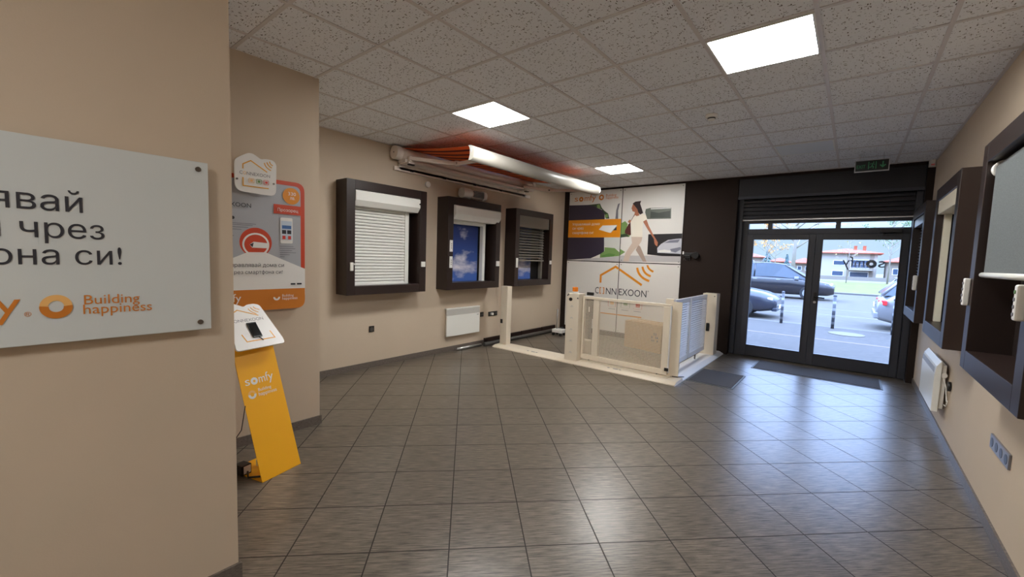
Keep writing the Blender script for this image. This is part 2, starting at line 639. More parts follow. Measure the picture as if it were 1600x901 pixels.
def wordmark(parent, pl, a0, a1, base, hh, m_, name='wordmark', h=.002):
    """s-ring-m-f-y lettering with a heavy ring for the o"""
    W = a1 - a0
    b = MB()
    text(b, 's', pl, a0, a0 + W * .16, base, m_, hh * .62, h, .02)
    ring_items(pl, a0 + W * .315, base + hh * .31, hh * .14, hh * .40, m_, b, h)
    text(b, 'm', pl, a0 + W * .475, a0 + W * .70, base, m_, hh * .60, h, .016)
    text(b, 'f', pl, a0 + W * .72, a0 + W * .83, base, m_, hh, h, .03)
    text(b, 'y', pl, a0 + W * .82, a0 + W, base, m_, hh * .62, h, .012)
    return b.build(name, parent)

# ================================================================== ROOM SHELL
XL, XR, YB, YF = -4.90, 0.735, 7.75, -3.2
struct(MB().box(XL - .2, XR + .2, YF, 8.05, -.12, 0.0, M_FLOOR).build('floor', loc=(0, 0, 0)))
struct(MB().box(XL - .2, XR + .2, YF, 8.05, CEIL, CEIL + .10, M_CEIL).build('ceiling', loc=(0, 0, CEIL)))
struct(MB().box(XL - .2, XL, .66, YB, 0, CEIL, M_WALL).build('wall_left', loc=(0, 0, 0)))
struct(MB().box(XR, XR + .2, YF, YB, 0, CEIL, M_WALL).build('wall_right', loc=(0, 0, 0)))
struct(MB().box(XL, -3.58, .66, 1.765, 0, CEIL, M_WALL).build('wall_column', loc=(0, 0, 0)))
struct(MB().box(XL - .2, -2.12, YF, .66, 0, CEIL, M_WALL).build('wall_partition', loc=(0, 0, 0)))
struct(MB().box(-2.12, XR + .2, YF - .2, YF, 0, CEIL, M_WALL).build('wall_rear', loc=(0, 0, 0)))
b = MB()
b.box(XL - .2, -1.56, YB, 8.05, 0, CEIL, M_DARKWALL)
b.box(.66, XR + .2, YB, 8.05, 0, CEIL, M_DARKWALL)
b.box(-1.56, .66, YB, 8.05, 2.915, CEIL, M_DARKWALL)
struct(b.build('wall_back', loc=(0, 0, 0)))
# skirting tiles
def skirting(name, pts, inward):
    b = MB()
    for (x0, x1, y0, y1) in pts:
        b.box(x0, x1, y0, y1, 0, .075, M_SKIRT)
    struct(b.build(name, loc=(0, 0, 0)))
skirting('baseboard_left', [(XL, XL + .012, 1.765, 5.3)], 1)
skirting('baseboard_right', [(XR - .012, XR, YF, YB)], 1)
skirting('baseboard_column', [(-3.58, -3.568, .66, 1.777), (XL + .012, -3.58, 1.765, 1.777)], 1)
skirting('baseboard_partition', [(-2.12, -2.108, YF, .672), (-3.568, -2.12, .66, .672)], 1)
# ceiling grid: T bars on the 0.6 m module
b = MB()
gx = [-.262 + .6 * i for i in range(-8, 2)]
gy = [4.133 + .6 * j for j in range(-12, 7)]
for x in gx:
    if XL < x < XR:
        b.box(x - .012, x + .012, YF, YB, CEIL - .006, CEIL, M_GRID)
for y in gy:
    if YF < y < YB:
        b.box(XL, XR, y - .012, y + .012, CEIL - .0055, CEIL, M_GRID)
b.box(XR - .02, XR, YF, YB, CEIL - .006, CEIL, M_GRID)
b.box(XL, XL + .02, 1.765, YB, CEIL - .006, CEIL, M_GRID)
struct(b.build('trim_1', loc=(0, 0, CEIL)))

# ------------------------------------------------------------------ ceiling lights
def ceiling_light(i, j, lit, label):
    x0, y0 = -.262 + .6 * i, 4.133 + .6 * j
    t = thing('ceiling_light', (x0 + .3, y0 + .3, CEIL - .012), label, 'ceiling light', None)
    b = MB()
    for q in ((x0 + .012, x0 + .588, y0 + .012, y0 + .024), (x0 + .012, x0 + .588, y0 + .576, y0 + .588),
              (x0 + .012, x0 + .024, y0 + .024, y0 + .576), (x0 + .576, x0 + .588, y0 + .024, y0 + .576)):
        b.box(*q, CEIL - .012, CEIL, M_WHITE)
    b.build('frame', t)
    MB().box(x0 + .024, x0 + .576, y0 + .024, y0 + .576, CEIL - .009, CEIL - .001, M_PANEL if lit else M_PANELOFF).build('diffuser', t)
ceiling_light(-1, -2, True, 'large glowing square ceiling panel nearest the camera, right of the smoke detector')
ceiling_light(-5, -2, True, 'glowing square ceiling panel beside the near end of the orange awning')
ceiling_light(-5, 3, True, 'small glowing ceiling panel near the far end of the white awning bar')
ceiling_light(-1, 3, False, 'unlit pale square ceiling panel in front of the exit sign')
ceiling_light(-1, -10, True, 'added glowing ceiling panel, unseen behind the camera, lighting the sign wall')  # unseen panel, added to brighten the sign wall

# smoke detector
t = thing('smoke_detector', (-1.17, 4.42, CEIL), 'round white smoke detector on the ceiling tiles', 'smoke detector')
MB().loft([[(-1.17 + r * math.cos(q), 4.42 + r * math.sin(q), z) for q in [2 * PI * k / 24 for k in range(24)]] for r, z in ((.055, CEIL), (.058, CEIL - .012), (.05, CEIL - .03))], M_WHITEPL).build('housing', t)
MB().loft([[(-1.17 + r * math.cos(q), 4.42 + r * math.sin(q), z) for q in [2 * PI * k / 24 for k in range(24)]] for r, z in ((.036, CEIL - .03), (.036, CEIL - .04))], M_BLACK).build('vent', t)
MB().loft([[(-1.17 + r * math.cos(q), 4.42 + r * math.sin(q), z) for q in [2 * PI * k / 24 for k in range(24)]] for r, z in ((.034, CEIL - .04), (.026, CEIL - .052))], M_WHITEPL).build('cap', t)

# ================================================================== SOMETHING BIG FIRST: DISPLAY BOXES, LEFT WALL
def casing(t, x_back, x_front, y0, y1, z0, z1, fr=.11):
    b = MB()
    b.box(min(x_back, x_front), max(x_back, x_front), y0, y0 + fr, z0, z1, M_WENGE)
    b.box(min(x_back, x_front), max(x_back, x_front), y1 - fr, y1, z0, z1, M_WENGE)
    b.box(min(x_back, x_front), max(x_back, x_front), y0 + fr, y1 - fr, z0, z0 + fr, M_WENGE)
    b.box(min(x_back, x_front), max(x_back, x_front), y0 + fr, y1 - fr, z1 - fr, z1, M_WENGE)
    s = 1 if x_front > x_back else -1
    b.box(*sorted((x_back, x_back + s * .018)), y0 + fr, y1 - fr, z0 + fr, z1 - fr, M_WENGE_IN)
    return b.build('casing', t, .003)

def switch(t, x, y, z, s=1, hy=.03, hz=.035, name='switch', m_=None):
    m_ = m_ or M_WHITEPL
    a, c = sorted((x, x + s * .012))
    o = MB().box(a, c, y - hy, y + hy, z - hz, z + hz, m_).build(name, t, .003)
    return o

XF = -4.655
def profile_y(pts, y0, y1, m_, name, parent, bevel=0):
    """profile given in x,z extruded along y"""
    return MB().prism([(x, y0, z) for x, z in pts], (0, y1 - y0, 0), m_).build(name, parent, bevel)

def slats(x, y0, y1, z0, z1, pitch, depth, m_):
    """curtain of convex slats, front facing +x"""
    b = MB()
    n = max(1, int(round((z1 - z0) / pitch)))
    p = (z1 - z0) / n
    for i in range(n):
        za = z0 + i * p
        pr = [(x, za + .002), (x + depth * .7, za + p * .18), (x + depth, za + p * .5), (x + depth * .7, za + p * .82), (x, za + p - .002), (x - .006, za + p * .5)]
        b.prism([(q[0], y0, q[1]) for q in pr], (0, y1 - y0, 0), m_)
    return b

# L1: white roller shutter, closed
y0, y1 = 2.62, 3.81
t = thing('shutter_display_box', (-4.78, 3.215, 1.003), 'dark brown wall box with a fully lowered white roller shutter, first along the wall', 'display box')
casing(t, XL, XF, y0, y1, 1.003, 2.385)
h = profile_y([(-4.86, 2.27), (-4.665, 2.27), (-4.648, 2.258), (-4.648, 2.15), (-4.70, 2.085), (-4.86, 2.085)], 2.735, 3.695, M_WHITE, 'shutter_box', t, .004)
MB().cyl((-4.66, 3.685, 2.20), (-4.640, 3.685, 2.20), .011, M_BLACK).build('fixing_screw', h)
c = slats(-4.81, 2.80, 3.55, 1.115, 2.09, .0395, .012, M_WHITE).build('shutter_curtain', t)
for ya in (2.735, 3.55):
    MB().box(-4.86, -4.785, ya, ya + .06, 1.113, 2.09, M_WHITE).build('guide_rail', t, .003)
b = MB().box(-4.815, -4.79, 2.80, 3.55, 1.113, 1.135, M_WHITE); b.build('bottom_bar', t)
s_ = MB().box(XF, XF + .02, 2.66, 2.70, 1.30, 1.40, M_WHITEPL).box(XF + .004, XF + .03, 2.70, 2.725, 1.37, 1.39, M_WHITEPL).build('crank_clip', t, .003)
switch(t, XF, 3.757, 1.385, 1, .034, .036)

# L2: raised white shutter over a sky picture
y0, y1 = 4.21, 5.39
t = thing('shutter_display_box', (-4.78, 4.80, 1.003), 'dark brown wall box with a raised white shutter and a large blue sky picture', 'display box')
casing(t, XL, XF, y0, y1, 1.003, 2.385)
profile_y([(-4.86, 2.27), (-4.64, 2.27), (-4.618, 2.255), (-4.618, 2.14), (-4.675, 2.06), (-4.86, 2.06)], 4.33, 5.35, M_WHITE, 'shutter_box', t, .004)
MB().box(-4.845, -4.79, 4.33, 5.16, 2.005, 2.06, M_WHITE).build('bottom_bar', t, .004)
MB().box(-4.882, -4.872, 4.32, 5.07, 1.113, 2.06, M_SKYP).build('sky_picture', t)
MB().box(-4.882, -4.872, 5.072, 5.275, 1.113, 2.06, M_BLACK).build('dark_strip', t)  # plain black strip past the far edge of the sky picture
MB().box(-4.86, -4.785, 4.325, 4.385, 1.113, 2.05, M_WHITE).build('guide_rail', t, .003)
MB().box(-4.86, -4.785, 5.10, 5.16, 1.113, 2.05, M_WHITE).build('guide_rail', t, .003)
for zc, hz in ((1.66, .085), (1.42, .085)):
    o = switch(t, XF, 4.275, zc, 1, .028, hz, 'handset')
    b = MB()
    for k in (-.03, 0, .03):
        b.cyl((XF + .012, 4.275, zc + k), (XF + .015, 4.275, zc + k), .008, M_INKLT, 10)
    b.build('button', o)
switch(t, XF, 5.335, 1.405, 1, .04, .042)

# L3: grey venetian blind
y0, y1 = 5.80, 6.97
t = thing('blind_display_box', (-4.78, 6.385, 1.003), 'dark brown wall box with a half lowered grey venetian blind, last before the corner', 'display box')
casing(t, XL, XF, y0, y1, 1.003, 2.385)
M_BLIND = mat('grey_blind_metal', (124, 119, 110), .4)
MB().box(-4.86, -4.675, 5.91, 6.86, 2.07, 2.275, M_BLIND).build('blind_box', t, .003)
b = MB()
z = 2.05
while z > 1.50:
    b.prism([(-4.79, 5.93, z), (-4.725, 5.93, z - .040), (-4.725, 5.93, z - .044), (-4.79, 5.93, z - .004)], (0, .85, 0), M_BLIND)
    z -= .050
b.build('blind_slats', t)
for ya in (6.05, 6.66):
    MB().tube([(-4.757, ya, 2.07), (-4.757, ya, 1.47)], .003, M_BLACK, 6).build('ladder_cord', t)
MB().box(-4.80, -4.715, 5.93, 6.78, 1.455, 1.485, M_BLIND).build('bottom_rail', t, .003)
MB().box(-4.882, -4.872, 5.91, 6.56, 1.113, 2.2, M_SKYP).build('sky_picture', t)
MB().box(-4.882, -4.872, 6.562, 6.86, 1.113, 2.2, M_BLACK).build('dark_strip', t)  # black strip filling the far end beside the picture
MB().box(-4.86, -4.80, 6.80, 6.855, 1.113, 2.07, M_BLIND).build('guide_rail', t, .003)
switch(t, XF, 5.855, 1.425, 1, .026, .085, 'handset')
switch(t, XF, 6.92, 1.44, 1, .032, .036)

# ================================================================== DISPLAY BOXES, RIGHT WALL
XRF = 0.54
ZR0, ZR1 = 0.967, 2.262
# R3 nearest: grey roller blind
t = thing('blind_display_box', (.63, 3.08, ZR0), 'large dark brown wall box with a grey fabric roller blind, nearest on this wall', 'display box')
casing(t, XR, XRF, 2.50, 3.655, ZR0, ZR1)
tb = MB().cyl((.60, 2.63, 2.105), (.60, 3.49, 2.105), .032, M_DKGREY).build('roller_tube', t)
MB().cyl((.60, 3.49, 2.105), (.60, 3.54, 2.105), .044, M_WHITEPL, 24).build('end_cap', tb, .004)
M_SCREEN = two_tone('grey_screen_fabric', (92, 97, 98), (112, 117, 118), 240, .8, (1, 1, 1))
MB().prism([(.566, 2.64, 2.105), (.568, 2.64, 2.105), (.568, 2.64, 1.53), (.566, 2.64, 1.53)], (0, .84, 0), M_SCREEN).build('blind_fabric', t)
b = MB().cyl((.567, 2.63, 1.518), (.567, 3.51, 1.518), .015, M_WHITE, 14); b.build('bottom_bar', t)
o = MB().box(.512, .54, 3.595, 3.635, 1.335, 1.495, M_WHITEPL).build('handset_holder', t, .006)
b = MB()
for k in range(4):
    b.cyl((.512, 3.615, 1.36 + k * .035), (.508, 3.615, 1.36 + k * .035), .009, M_INKLT, 10)
b.build('button', o)
o = MB().box(.508, .54, 2.545, 2.585, 1.345, 1.49, M_WHITEPL).build('handset', t, .008)
b = MB()
for k in range(4):
    b.cyl((.508, 2.565, 1.37 + k * .03), (.505, 2.565, 1.37 + k * .03), .008, M_GREEN if k == 3 else M_INKLT, 10)
b.build('button', o)

# R2 middle: cream window with shutter box
t = thing('window_display_box', (.63, 4.88, ZR0), 'dark brown wall box holding a cream window, between the roller blind box and the door', 'display box')
casing(t, XR, XRF, 4.32, 5.44, ZR0, ZR1)
MB().box(.548, .70, 4.435, 5.325, 2.03, 2.15, M_CREAM).build('shutter_box', t, .003)
M_PVC = mat('cream_window_profile', (226, 222, 204), .3)
wf = MB()
for q in ((4.45, 4.52, 1.08, 2.03), (5.18, 5.25, 1.08, 2.03)):
    wf.box(.672, .695, *q, M_PVC)
for q in ((4.52, 5.18, 1.08, 1.14), (4.52, 5.18, 1.27, 1.32), (4.52, 5.18, 1.97, 2.03)):
    wf.box(.655, .695, *q, M_PVC)
wf = wf.build('window_frame', t, .004)
MB().box(.680, .686, 4.52, 5.18, 1.32, 1.97, M_DKGREY).build('pane', wf)
MB().box(.680, .686, 4.52, 5.18, 1.14, 1.27, M_SCREEN).build('lower_panel', wf)
MB().box(.588, .634, 5.275, 5.325, 1.08, 2.03, M_PVC).build('guide_rail', t, .003)
MB().box(.635, .655, 4.80, 4.86, 1.36, 1.50, M_WHITEPL).build('window_handle', wf, .004)

# R1 farthest: dark slatted shutter
t = thing('shutter_display_box', (.63, 6.77, ZR0), 'dark brown wall box with dark slats and a silver shutter box, next to the entrance', 'display box')
casing(t, XR, XRF, 6.18, 7.36, ZR0, ZR1)
MB().box(.55, .70, 6.30, 7.24, 2.05, 2.14, M_ALU).build('shutter_box', t, .003)
b = MB()
z = 2.03
while z > 1.35:
    b.prism([(.60, 6.32, z), (.665, 6.32, z - .028), (.665, 6.32, z - .032), (.60, 6.32, z - .004)], (0, .84, 0), M_DKGREY)
    z -= .036
b.build('shutter_slats', t)
for ya in (6.295, 7.165):
    MB().box(.62, .69, ya, ya + .05, 1.077, 2.05, M_ANTH).build('guide_rail', t)
o = MB().box(.505, .54, 6.205, 6.255, 1.315, 1.475, M_WHITEPL).build('handset', t, .01)
b = MB()
for k in range(3):
    b.cyl((.505, 6.23, 1.36 + k * .035), (.502, 6.23, 1.36 + k * .035), .01, M_INKLT, 10)
b.build('button', o)

# ================================================================== ENTRANCE DOOR
YD = 7.93   # door plane
def dx(x): return x * YD / 7.75
def dz(z): return 1.536 + (z - 1.536) * YD / 7.75
d = bpy.data.objects.new('door_1', None); COL.objects.link(d)
d.location = (-.45, YD, 0); d['w'] = (-.45, YD, 0); d['kind'] = 'structure'
d['label'] = 'double glazed entrance door in an anthracite frame'
fy0, fy1 = YD, YD + .09
zt = 2.27           # top of the transom bar zone
b = MB()
xa, xb = -1.555, .655
xl0, xl1, xr0, xr1 = -1.40, -.475, -.475, .575     # leaf extents
ztop = 2.03         # top of the leaves
b.box(xa, xl0, fy0, fy1, 0, 2.9, M_ANTH)
b.box(xr1, xb, fy0, fy1, 0, 2.9, M_ANTH)
b.box(xl0, xr1, fy0, fy1, ztop, 2.115, M_ANTH)
b.box(xl0, xr1, fy0, fy1, 2.205, 2.9, M_ANTH)
for x in (-1.095, -.222):
    b.box(x - .03, x + .03, fy0, fy1, 2.115, 2.205, M_ANTH)
b.box(xl0, xr1, fy0, fy1 - .02, 0, .015, M_ANTH)
b.build('door_frame', d, .004)
MB().box(xl0, xr1, YD + .04, YD + .05, 2.115, 2.205, M_GLASS).build('transom_glass', d)
def leaf(x0, x1, hinge):
    zb, zt_ = .016, ztop - .002
    gx0, gx1, gz0, gz1 = x0 + .085, x1 - .085, .19, 1.945
    b = MB()
    y0, y1 = YD - .03, YD + .05
    b.box(x0, gx0, y0, y1, zb, zt_, M_ANTH); b.box(gx1, x1, y0, y1, zb, zt_, M_ANTH)
    b.box(gx0, gx1, y0, y1, zb, gz0, M_ANTH); b.box(gx0, gx1, y0, y1, gz1, zt_, M_ANTH)
    for q in ((gx0 - .012, gx0 + .006, gz0, gz1), (gx1 - .006, gx1 + .012, gz0, gz1)):
        b.box(q[0], q[1], y0 - .008, y0, q[2], q[3], M_ANTH)
    b.box(gx0, gx1, y0 - .008, y0, gz0 - .012, gz0 + .006, M_ANTH); b.box(gx0, gx1, y0 - .008, y0, gz1 - .006, gz1 + .012, M_ANTH)
    lf = b.build('door_leaf', d, .003)
    MB().box(gx0, gx1, YD + .005, YD + .013, gz0, gz1, M_GLASS).build('glass_pane', lf)
    return lf
lfL = leaf(xl0 + .002, xl1 - .001, 'l')
lfR = leaf(xr0 + .001, xr1 - .002, 'r')
MB().box(xl1 - .03, xl1 + .03, YD + .05, YD + .06, .02, ztop - .01, M_ANTH).build('meeting_strip', lfL)
hx = xr0 + .05
b = MB().box(hx - .018, hx + .018, YD - .045, YD - .03, .98, 1.14, M_BLACK)
b.tube([(hx, YD - .04, 1.07), (hx, YD - .09, 1.07), (hx + .02, YD - .095, 1.068), (hx + .12, YD - .095, 1.06)], .011, M_BLACK)
b.cyl((hx, YD - .055, .99), (hx, YD - .04, .99), .018, M_ALU)
b.build('door_handle', lfR)
b = MB().box(.255, .49, YD - .075, YD - .0, 2.035, 2.095, M_BLACK)
b.build('door_closer', d, .006)
MB().tube([(.30, YD - .045, 2.035), (.30, YD - .045, 2.012)], .012, M_BLACK).build('closer_spindle', d)
MB().obox((.385, YD - .045, 2.010), (.10, -.0, .006), (0, .012, 0), (0, 0, .006), M_BLACK).build('closer_arm', d)
# lettering on the glass, meant to be read from the street
dp = Plane((0, YD + .0135, 0), (-1, 0, 0), (0, 0, 1))
M_DECAL = mat('dark_glass_film', (96, 100, 108), .5)
wordmark(lfR, dp, -.345, .134, 1.549, .150, M_DECAL, 'window_lettering', .001)
# outer roller shutter, partly lowered, with its box below the lintel
t = thing('entrance_roller_shutter', (-.45, 7.85, 2.25), 'dark grey roller shutter and box above the entrance door', 'roller shutter')
MB().box(-1.555, .655, YB + .01, 7.915, 2.60, 2.913, M_SHUT).build('shutter_box', t, .004)
MB().box(-1.555, .655, YB, YB + .02, 2.585, 2.63, M_ANTH).build('box_trim', t, .003)
b = MB()
n = 5
for i in range(n):
    za = 2.265 + i * .066
    b.prism([(-1.50, q[0], q[1]) for q in ((7.89, za), (7.868, za + .006), (7.862, za + .033), (7.868, za + .06), (7.89, za + .066))], (2.08, 0, 0), M_SHUT)
b.build('shutter_curtain', t)
MB().box(-1.50, .58, 7.862, 7.895, 2.243, 2.265, M_ALU).build('bottom_bar', t, .003)
for x in (-1.555, .585):
    MB().box(x, x + .07, 7.86, 7.92, .02, 2.6, M_ANTH).build('guide_rail', t, .003)

# ================================================================== SIGN ON THE NEAR WALL
pl = YZ(-2.088)
t = thing('wall_sign', (-2.1, -.1, 1.19), 'large white panel sign with grey Cyrillic lettering on the near wall', 'sign')
MB().prism([(-2.098, a, c) for a, c in rect(-.80, 1.190, .566, 1.875)], (.01, 0, 0), M_SIGN).build('panel', t, .002)
for ya, za in ((.532, 1.845), (.528, 1.222), (-.765, 1.845), (-.765, 1.222)):
    MB().cyl((-2.12, ya, za), (-2.084, ya, za), .010, M_STEEL).build('standoff_screw', t)
lettering(t, pl, [
    ('Управлявай', -.345, .198, 1.637, M_INK),
    ('дома си чрез', -.345, .250, 1.547, M_INK),
    ('смартфона си!', -.345, .293, 1.458, M_INK)], 'lettering')
wordmark(t, pl, -.262, .046, 1.292, .085, M_BROWNOR)
emblem(t, pl, .124, 1.314, .039, M_ORANGE2, M_BROWNOR)
lettering(t, pl, [('Building', .191, .339, 1.318, M_BROWNOR, dict(weight=.012)), ('happiness', .188, .374, 1.284, M_BROWNOR, dict(weight=.012)), ('®', .052, .068, 1.287, M_BROWNOR)], 'slogan')

# ================================================================== PANEL + BADGE ON THE COLUMN
pl = YZ(-3.55)
t = thing('wall_poster', (-3.56, 1.25, 1.05), 'grey and orange rounded poster with the price roundel on the column', 'poster')
outer = fillet(rect(.86, 1.052, 1.627, 2.072), .07)
MB().prism([(-3.558, a, c) for a, c in outer], (.008, 0, 0), M_RED).build('board', t)
grey = fillet([(.885, 1.19), (1.594, 1.19), (1.594, 2.040), (.885, 2.040)], [0.001, .001, .05, .05])
items = [(grey, M_PRGREY),
         (disc(1.26, 1.577, .112, 32), M_RED),
         (stroke([(1.26 + .087 * math.cos(q), 1.560 + .083 * math.sin(q)) for q in [2 * PI * i / 30 for i in range(31)]], .013), M_PRWHITE),
         ([(1.215, 1.560), (1.243, 1.582), (1.34, 1.575), (1.34, 1.535), (1.232, 1.537)], M_PRWHITE),
         ([(1.215, 1.560), (1.243, 1.575), (1.236, 1.540)], M_INK),
         ([(.862, 1.34), (1.10, 1.455), (1.201, 1.502), (1.325, 1.504), (1.6265, 1.375), (1.6265, 1.16), (.862, 1.16)], M_PRWHITE),
         (fillet([(.862, 1.216), (.862, 1.054), (1.625, 1.054), (1.625, 1.216)], [.001, .068, .068, .001]), M_BROWNOR),
         (disc(1.521, 1.958, .066), M_ORANGE),
         (rect(1.387, 1.810, 1.600, 1.883), M_RED),
         (fillet(rect(1.435, 1.580, 1.528, 1.783), .012), M_PRWHITE),
         (rect(1.441, 1.607, 1.522, 1.757), mat('print_pale_blue', (196, 208, 222), .4)),
         (rect(1.447, 1.655, 1.478, 1.685), M_INK), (rect(1.486, 1.655, 1.517, 1.685), M_INK), (rect(1.447, 1.695, 1.517, 1.722), mat('print_blue', (70, 110, 170), .4)),
         (rect(1.449, 1.612, 1.472, 1.640), M_PRRED), (rect(1.492, 1.612, 1.515, 1.640), M_PRRED),
         (rect(1.509, 1.246, 1.546, 1.259), M_INK), (rect(1.558, 1.246, 1.596, 1.259), M_INK),
         (disc(1.105, 1.752, .012, 14), M_INK)]
for k, (a1, zz) in enumerate(((1.258, 1.714), (1.235, 1.703), (1.204, 1.686), (1.16, 1.668), (1.11, 1.62), (1.10, 1.60))):
    items.append((rect(.93, zz - .0018, a1, zz + .0018), M_INKLT))
for k, a1 in enumerate((1.53, 1.545, 1.52, 1.55, 1.50, 1.46)):
    items.append((rect(1.425, 1.553 - k * .0165, a1, 1.557 - k * .0165), M_INKLT))
art('artwork', t, pl, items)
lettering(t, pl, [
    ('CONNEXOON', .93, 1.226, 1.834, M_INK, dict(h=.012, weight=-.006)),
    ('330', 1.493, 1.553, 1.963, M_PRWHITE, dict(h=.012, weight=.01, height=.026)),
    ('лв.', 1.507, 1.547, 1.930, M_PRWHITE, dict(h=.012, height=.02)),
    ('Прозорец', 1.413, 1.570, 1.831, M_PRWHITE, dict(h=.012)),
    ('Управлявай дома си', 1.06, 1.457, 1.391, M_INK, dict(h=.012, weight=.004)),
    ('чрез смартфона си!', 1.085, 1.446, 1.338, M_INK, dict(h=.012, weight=.004))], 'lettering')
wordmark(t, pl, .95, 1.15, 1.130, .06, M_PRWHITE, h=.012)
emblem(t, pl, 1.400, 1.150, .025, M_BROWNOR, M_PRWHITE, h=.012)
lettering(t, pl, [('Building', 1.442, 1.53, 1.152, M_PRWHITE, dict(h=.012)), ('happiness', 1.442, 1.56, 1.128, M_PRWHITE, dict(h=.012))], 'slogan')

# house-shaped badge in front of the poster
pl = YZ(-3.50)
HOUSE = [(1.109, 1.945), (1.109, 2.165), (1.150, 2.197), (1.215, 2.238), (1.285, 2.197), (1.312, 2.206), (1.368, 2.206), (1.392, 2.18), (1.388, 1.935)]
HOUSE = fillet(HOUSE, [.06, .03, .02, .035, .012, .015, .03, .03, .05])
t = thing('wall_badge', (-3.505, 1.25, 1.93), 'white house shaped badge with a roof outline above the grey poster', 'sign')
MB().prism([(-3.512, a, c) for a, c in HOUSE], (.012, 0, 0), M_PRWHITE).build('panel', t)
M_GOLD = mat('print_golden', (226, 162, 46), .4)
def connex(parent, pl, a0, b0, k, icons=True, bottom=True):
    """roof line, wireless arcs and base line; badge coordinates scaled by k about a0,b0"""
    def q(p): return (a0 + (p[0] - 1.25) * k, b0 + (p[1] - 2.08) * k)
    it = [(stroke([q(p) for p in ((1.163, 2.109), (1.163, 2.142), (1.215, 2.175), (1.326, 2.109))], .008 * k), M_GOLD)]
    for p0, pm, p1 in (((1.307, 2.176), (1.321, 2.146), (1.353, 2.126)), ((1.324, 2.184), (1.336, 2.162), (1.359, 2.147)), ((1.343, 2.192), (1.350, 2.175), (1.366, 2.164))):
        it.append((stroke([q(p) for p in arc3(p0, pm, p1)], .007 * k), M_GOLD))
    if bottom:
        it.append((stroke([q(p) for p in ((1.162, 2.047), (1.162, 1.987), (1.335, 1.988))], .008 * k), M_GOLD))
    if icons:
        for a, m_ in ((1.2, M_ORANGE2), (1.25, M_GREEN), (1.30, M_PRRED)):
            r0, r1 = q((a, 2.014)), q((a + .034, 2.046))
            it.append((stroke(rrect(r0[0], r0[1], r1[0], r1[1], .006 * k, 3) + [rrect(r0[0], r0[1], r1[0], r1[1], .006 * k, 3)[0]], .003 * k), m_))
            s0, s1 = q((a + .009, 2.022)), q((a + .026, 2.038))
            it.append((rect(s0[0], s0[1], s1[0], s1[1]), m_))
    return it
art('logo_mark', t, pl, connex(t, pl, 1.25, 2.08, 1.0), h0=.0005)
lettering(t, pl, [('C', 1.140, 1.160, 2.069, M_INKLT, dict(height=.023, h=.001)), ('NNEXOON', 1.187, 1.345, 2.069, M_INKLT, dict(height=.023, h=.001))], 'lettering')
lettering(t, pl, [('O', 1.163, 1.184, 2.069, M_ORANGE2, dict(height=.023, h=.001))], 'lettering')
for ya, za in ((1.123, 2.03), (1.371, 2.029)):
    MB().cyl((-3.55, ya, za), (-3.494, ya, za), .007, M_STEEL, 14).build('standoff_screw', t)

# ================================================================== YELLOW KIOSK
e_ = V((-.257, .966, 0)).normalized()
n_ = V((-.966, -.257, 0)).normalized()
b0 = V((-2.905, 1.05, 0))
upb = (n_ * .28 + V((0, 0, .826))).normalized()
t = thing('information_stand', (-2.95, 1.19, 0), 'slanted yellow metal information stand with a white house shaped top', 'information stand')
HB = 1.10
b = MB()
p = [b0, b0 + e_ * .29, b0 + e_ * .29 + upb * HB, b0 + upb * HB]
b.prism(p, n_ * .004, M_YELLOW)
b.build('front_board', t)
b = MB()
p = [b0 + V((0, 0, .001)), b0 + e_ * .29 + V((0, 0, .001)), b0 + e_ * .29 + n_ * .34 + V((0, 0, .001)), b0 + n_ * .34 + V((0, 0, .001))]
b.prism(p, (0, 0, .004), M_YELLOW)
b.build('base_plate', t)
kp = Plane(b0, e_, upb)
assert kp.n.dot(n_) < 0
wordmark(t, kp, .034, .236, .640, .062, M_PRWHITE, h=.001)
emblem(t, kp, .064, .572, .028, M_ORANGE2, M_PRWHITE, h=.001)
lettering(t, kp, [('Building', .110, .205, .583, M_PRWHITE, dict(h=.001, weight=.012)), ('happiness', .108, .240, .552, M_PRWHITE, dict(h=.001, weight=.012))], 'slogan')
tl = .885
upt = (n_ * math.cos(tl) + V((0, 0, math.sin(tl)))).normalized()
c0 = b0 + e_ * .145 + n_ * .20 + V((0, 0, .859))
tp = Plane(c0, e_, upt)
PL_ = fillet([(-.172, -.005), (.176, -.005), (.182, .03), (.135, .335), (.10, .35), (.045, .347), (.015, .33), (-.06, .375), (-.13, .33), (-.16, .05)],
             [.06, .05, .03, .04, .02, .02, .012, .04, .04, .05])
MB().prism([tp.at(a, c, -.012) for a, c in PL_], tp.n * .012, M_PRWHITE).build('top_plate', t)
it = [(stroke([(-.09, .112), (-.078, .052), (.125, .052), (.113, .112)], .008), M_GOLD),
      (stroke([(-.11, .27), (-.04, .308), (.088, .248)], .007), M_GOLD)]
for p0, pm, p1 in (((.040, .312), (.052, .285), (.080, .262)), ((.060, .320), (.072, .296), (.100, .274)), ((.082, .324), (.092, .308), (.116, .294))):
    it.append((stroke(arc3(p0, pm, p1), .006), M_GOLD))
art('logo_mark', t, tp, it, h0=.0005)
lettering(t, tp, [('CONNEXOON', -.125, .110, .208, M_INKLT, dict(h=.001, height=.024))], 'lettering')
# phone lying on it
cen = tp.at(.006, .134, .006)
ph = thing('smartphone', tuple(cen - V((0, 0, .01))), 'black smartphone lying on the white top of the yellow stand', 'phone')
phd = (V((0, 0, 0)) + e_ * .0 + upt).normalized()
b = MB().obox(cen, e_ * .033, upt * .060, tp.n * .0045, M_BLACK); b.build('body', ph, .003)
b = MB().obox(cen + tp.n * .0047, e_ * .029, upt * .053, tp.n * .0003, mat('phone_screen_glass', (8, 8, 10), .08)); b.build('screen', ph)
MB().tube([tp.at(.012, .074, .005), tp.at(.022, .060, .006), tp.at(.034, .044, .004)], .003, M_BLACK, 8).build('charging_cable', ph)
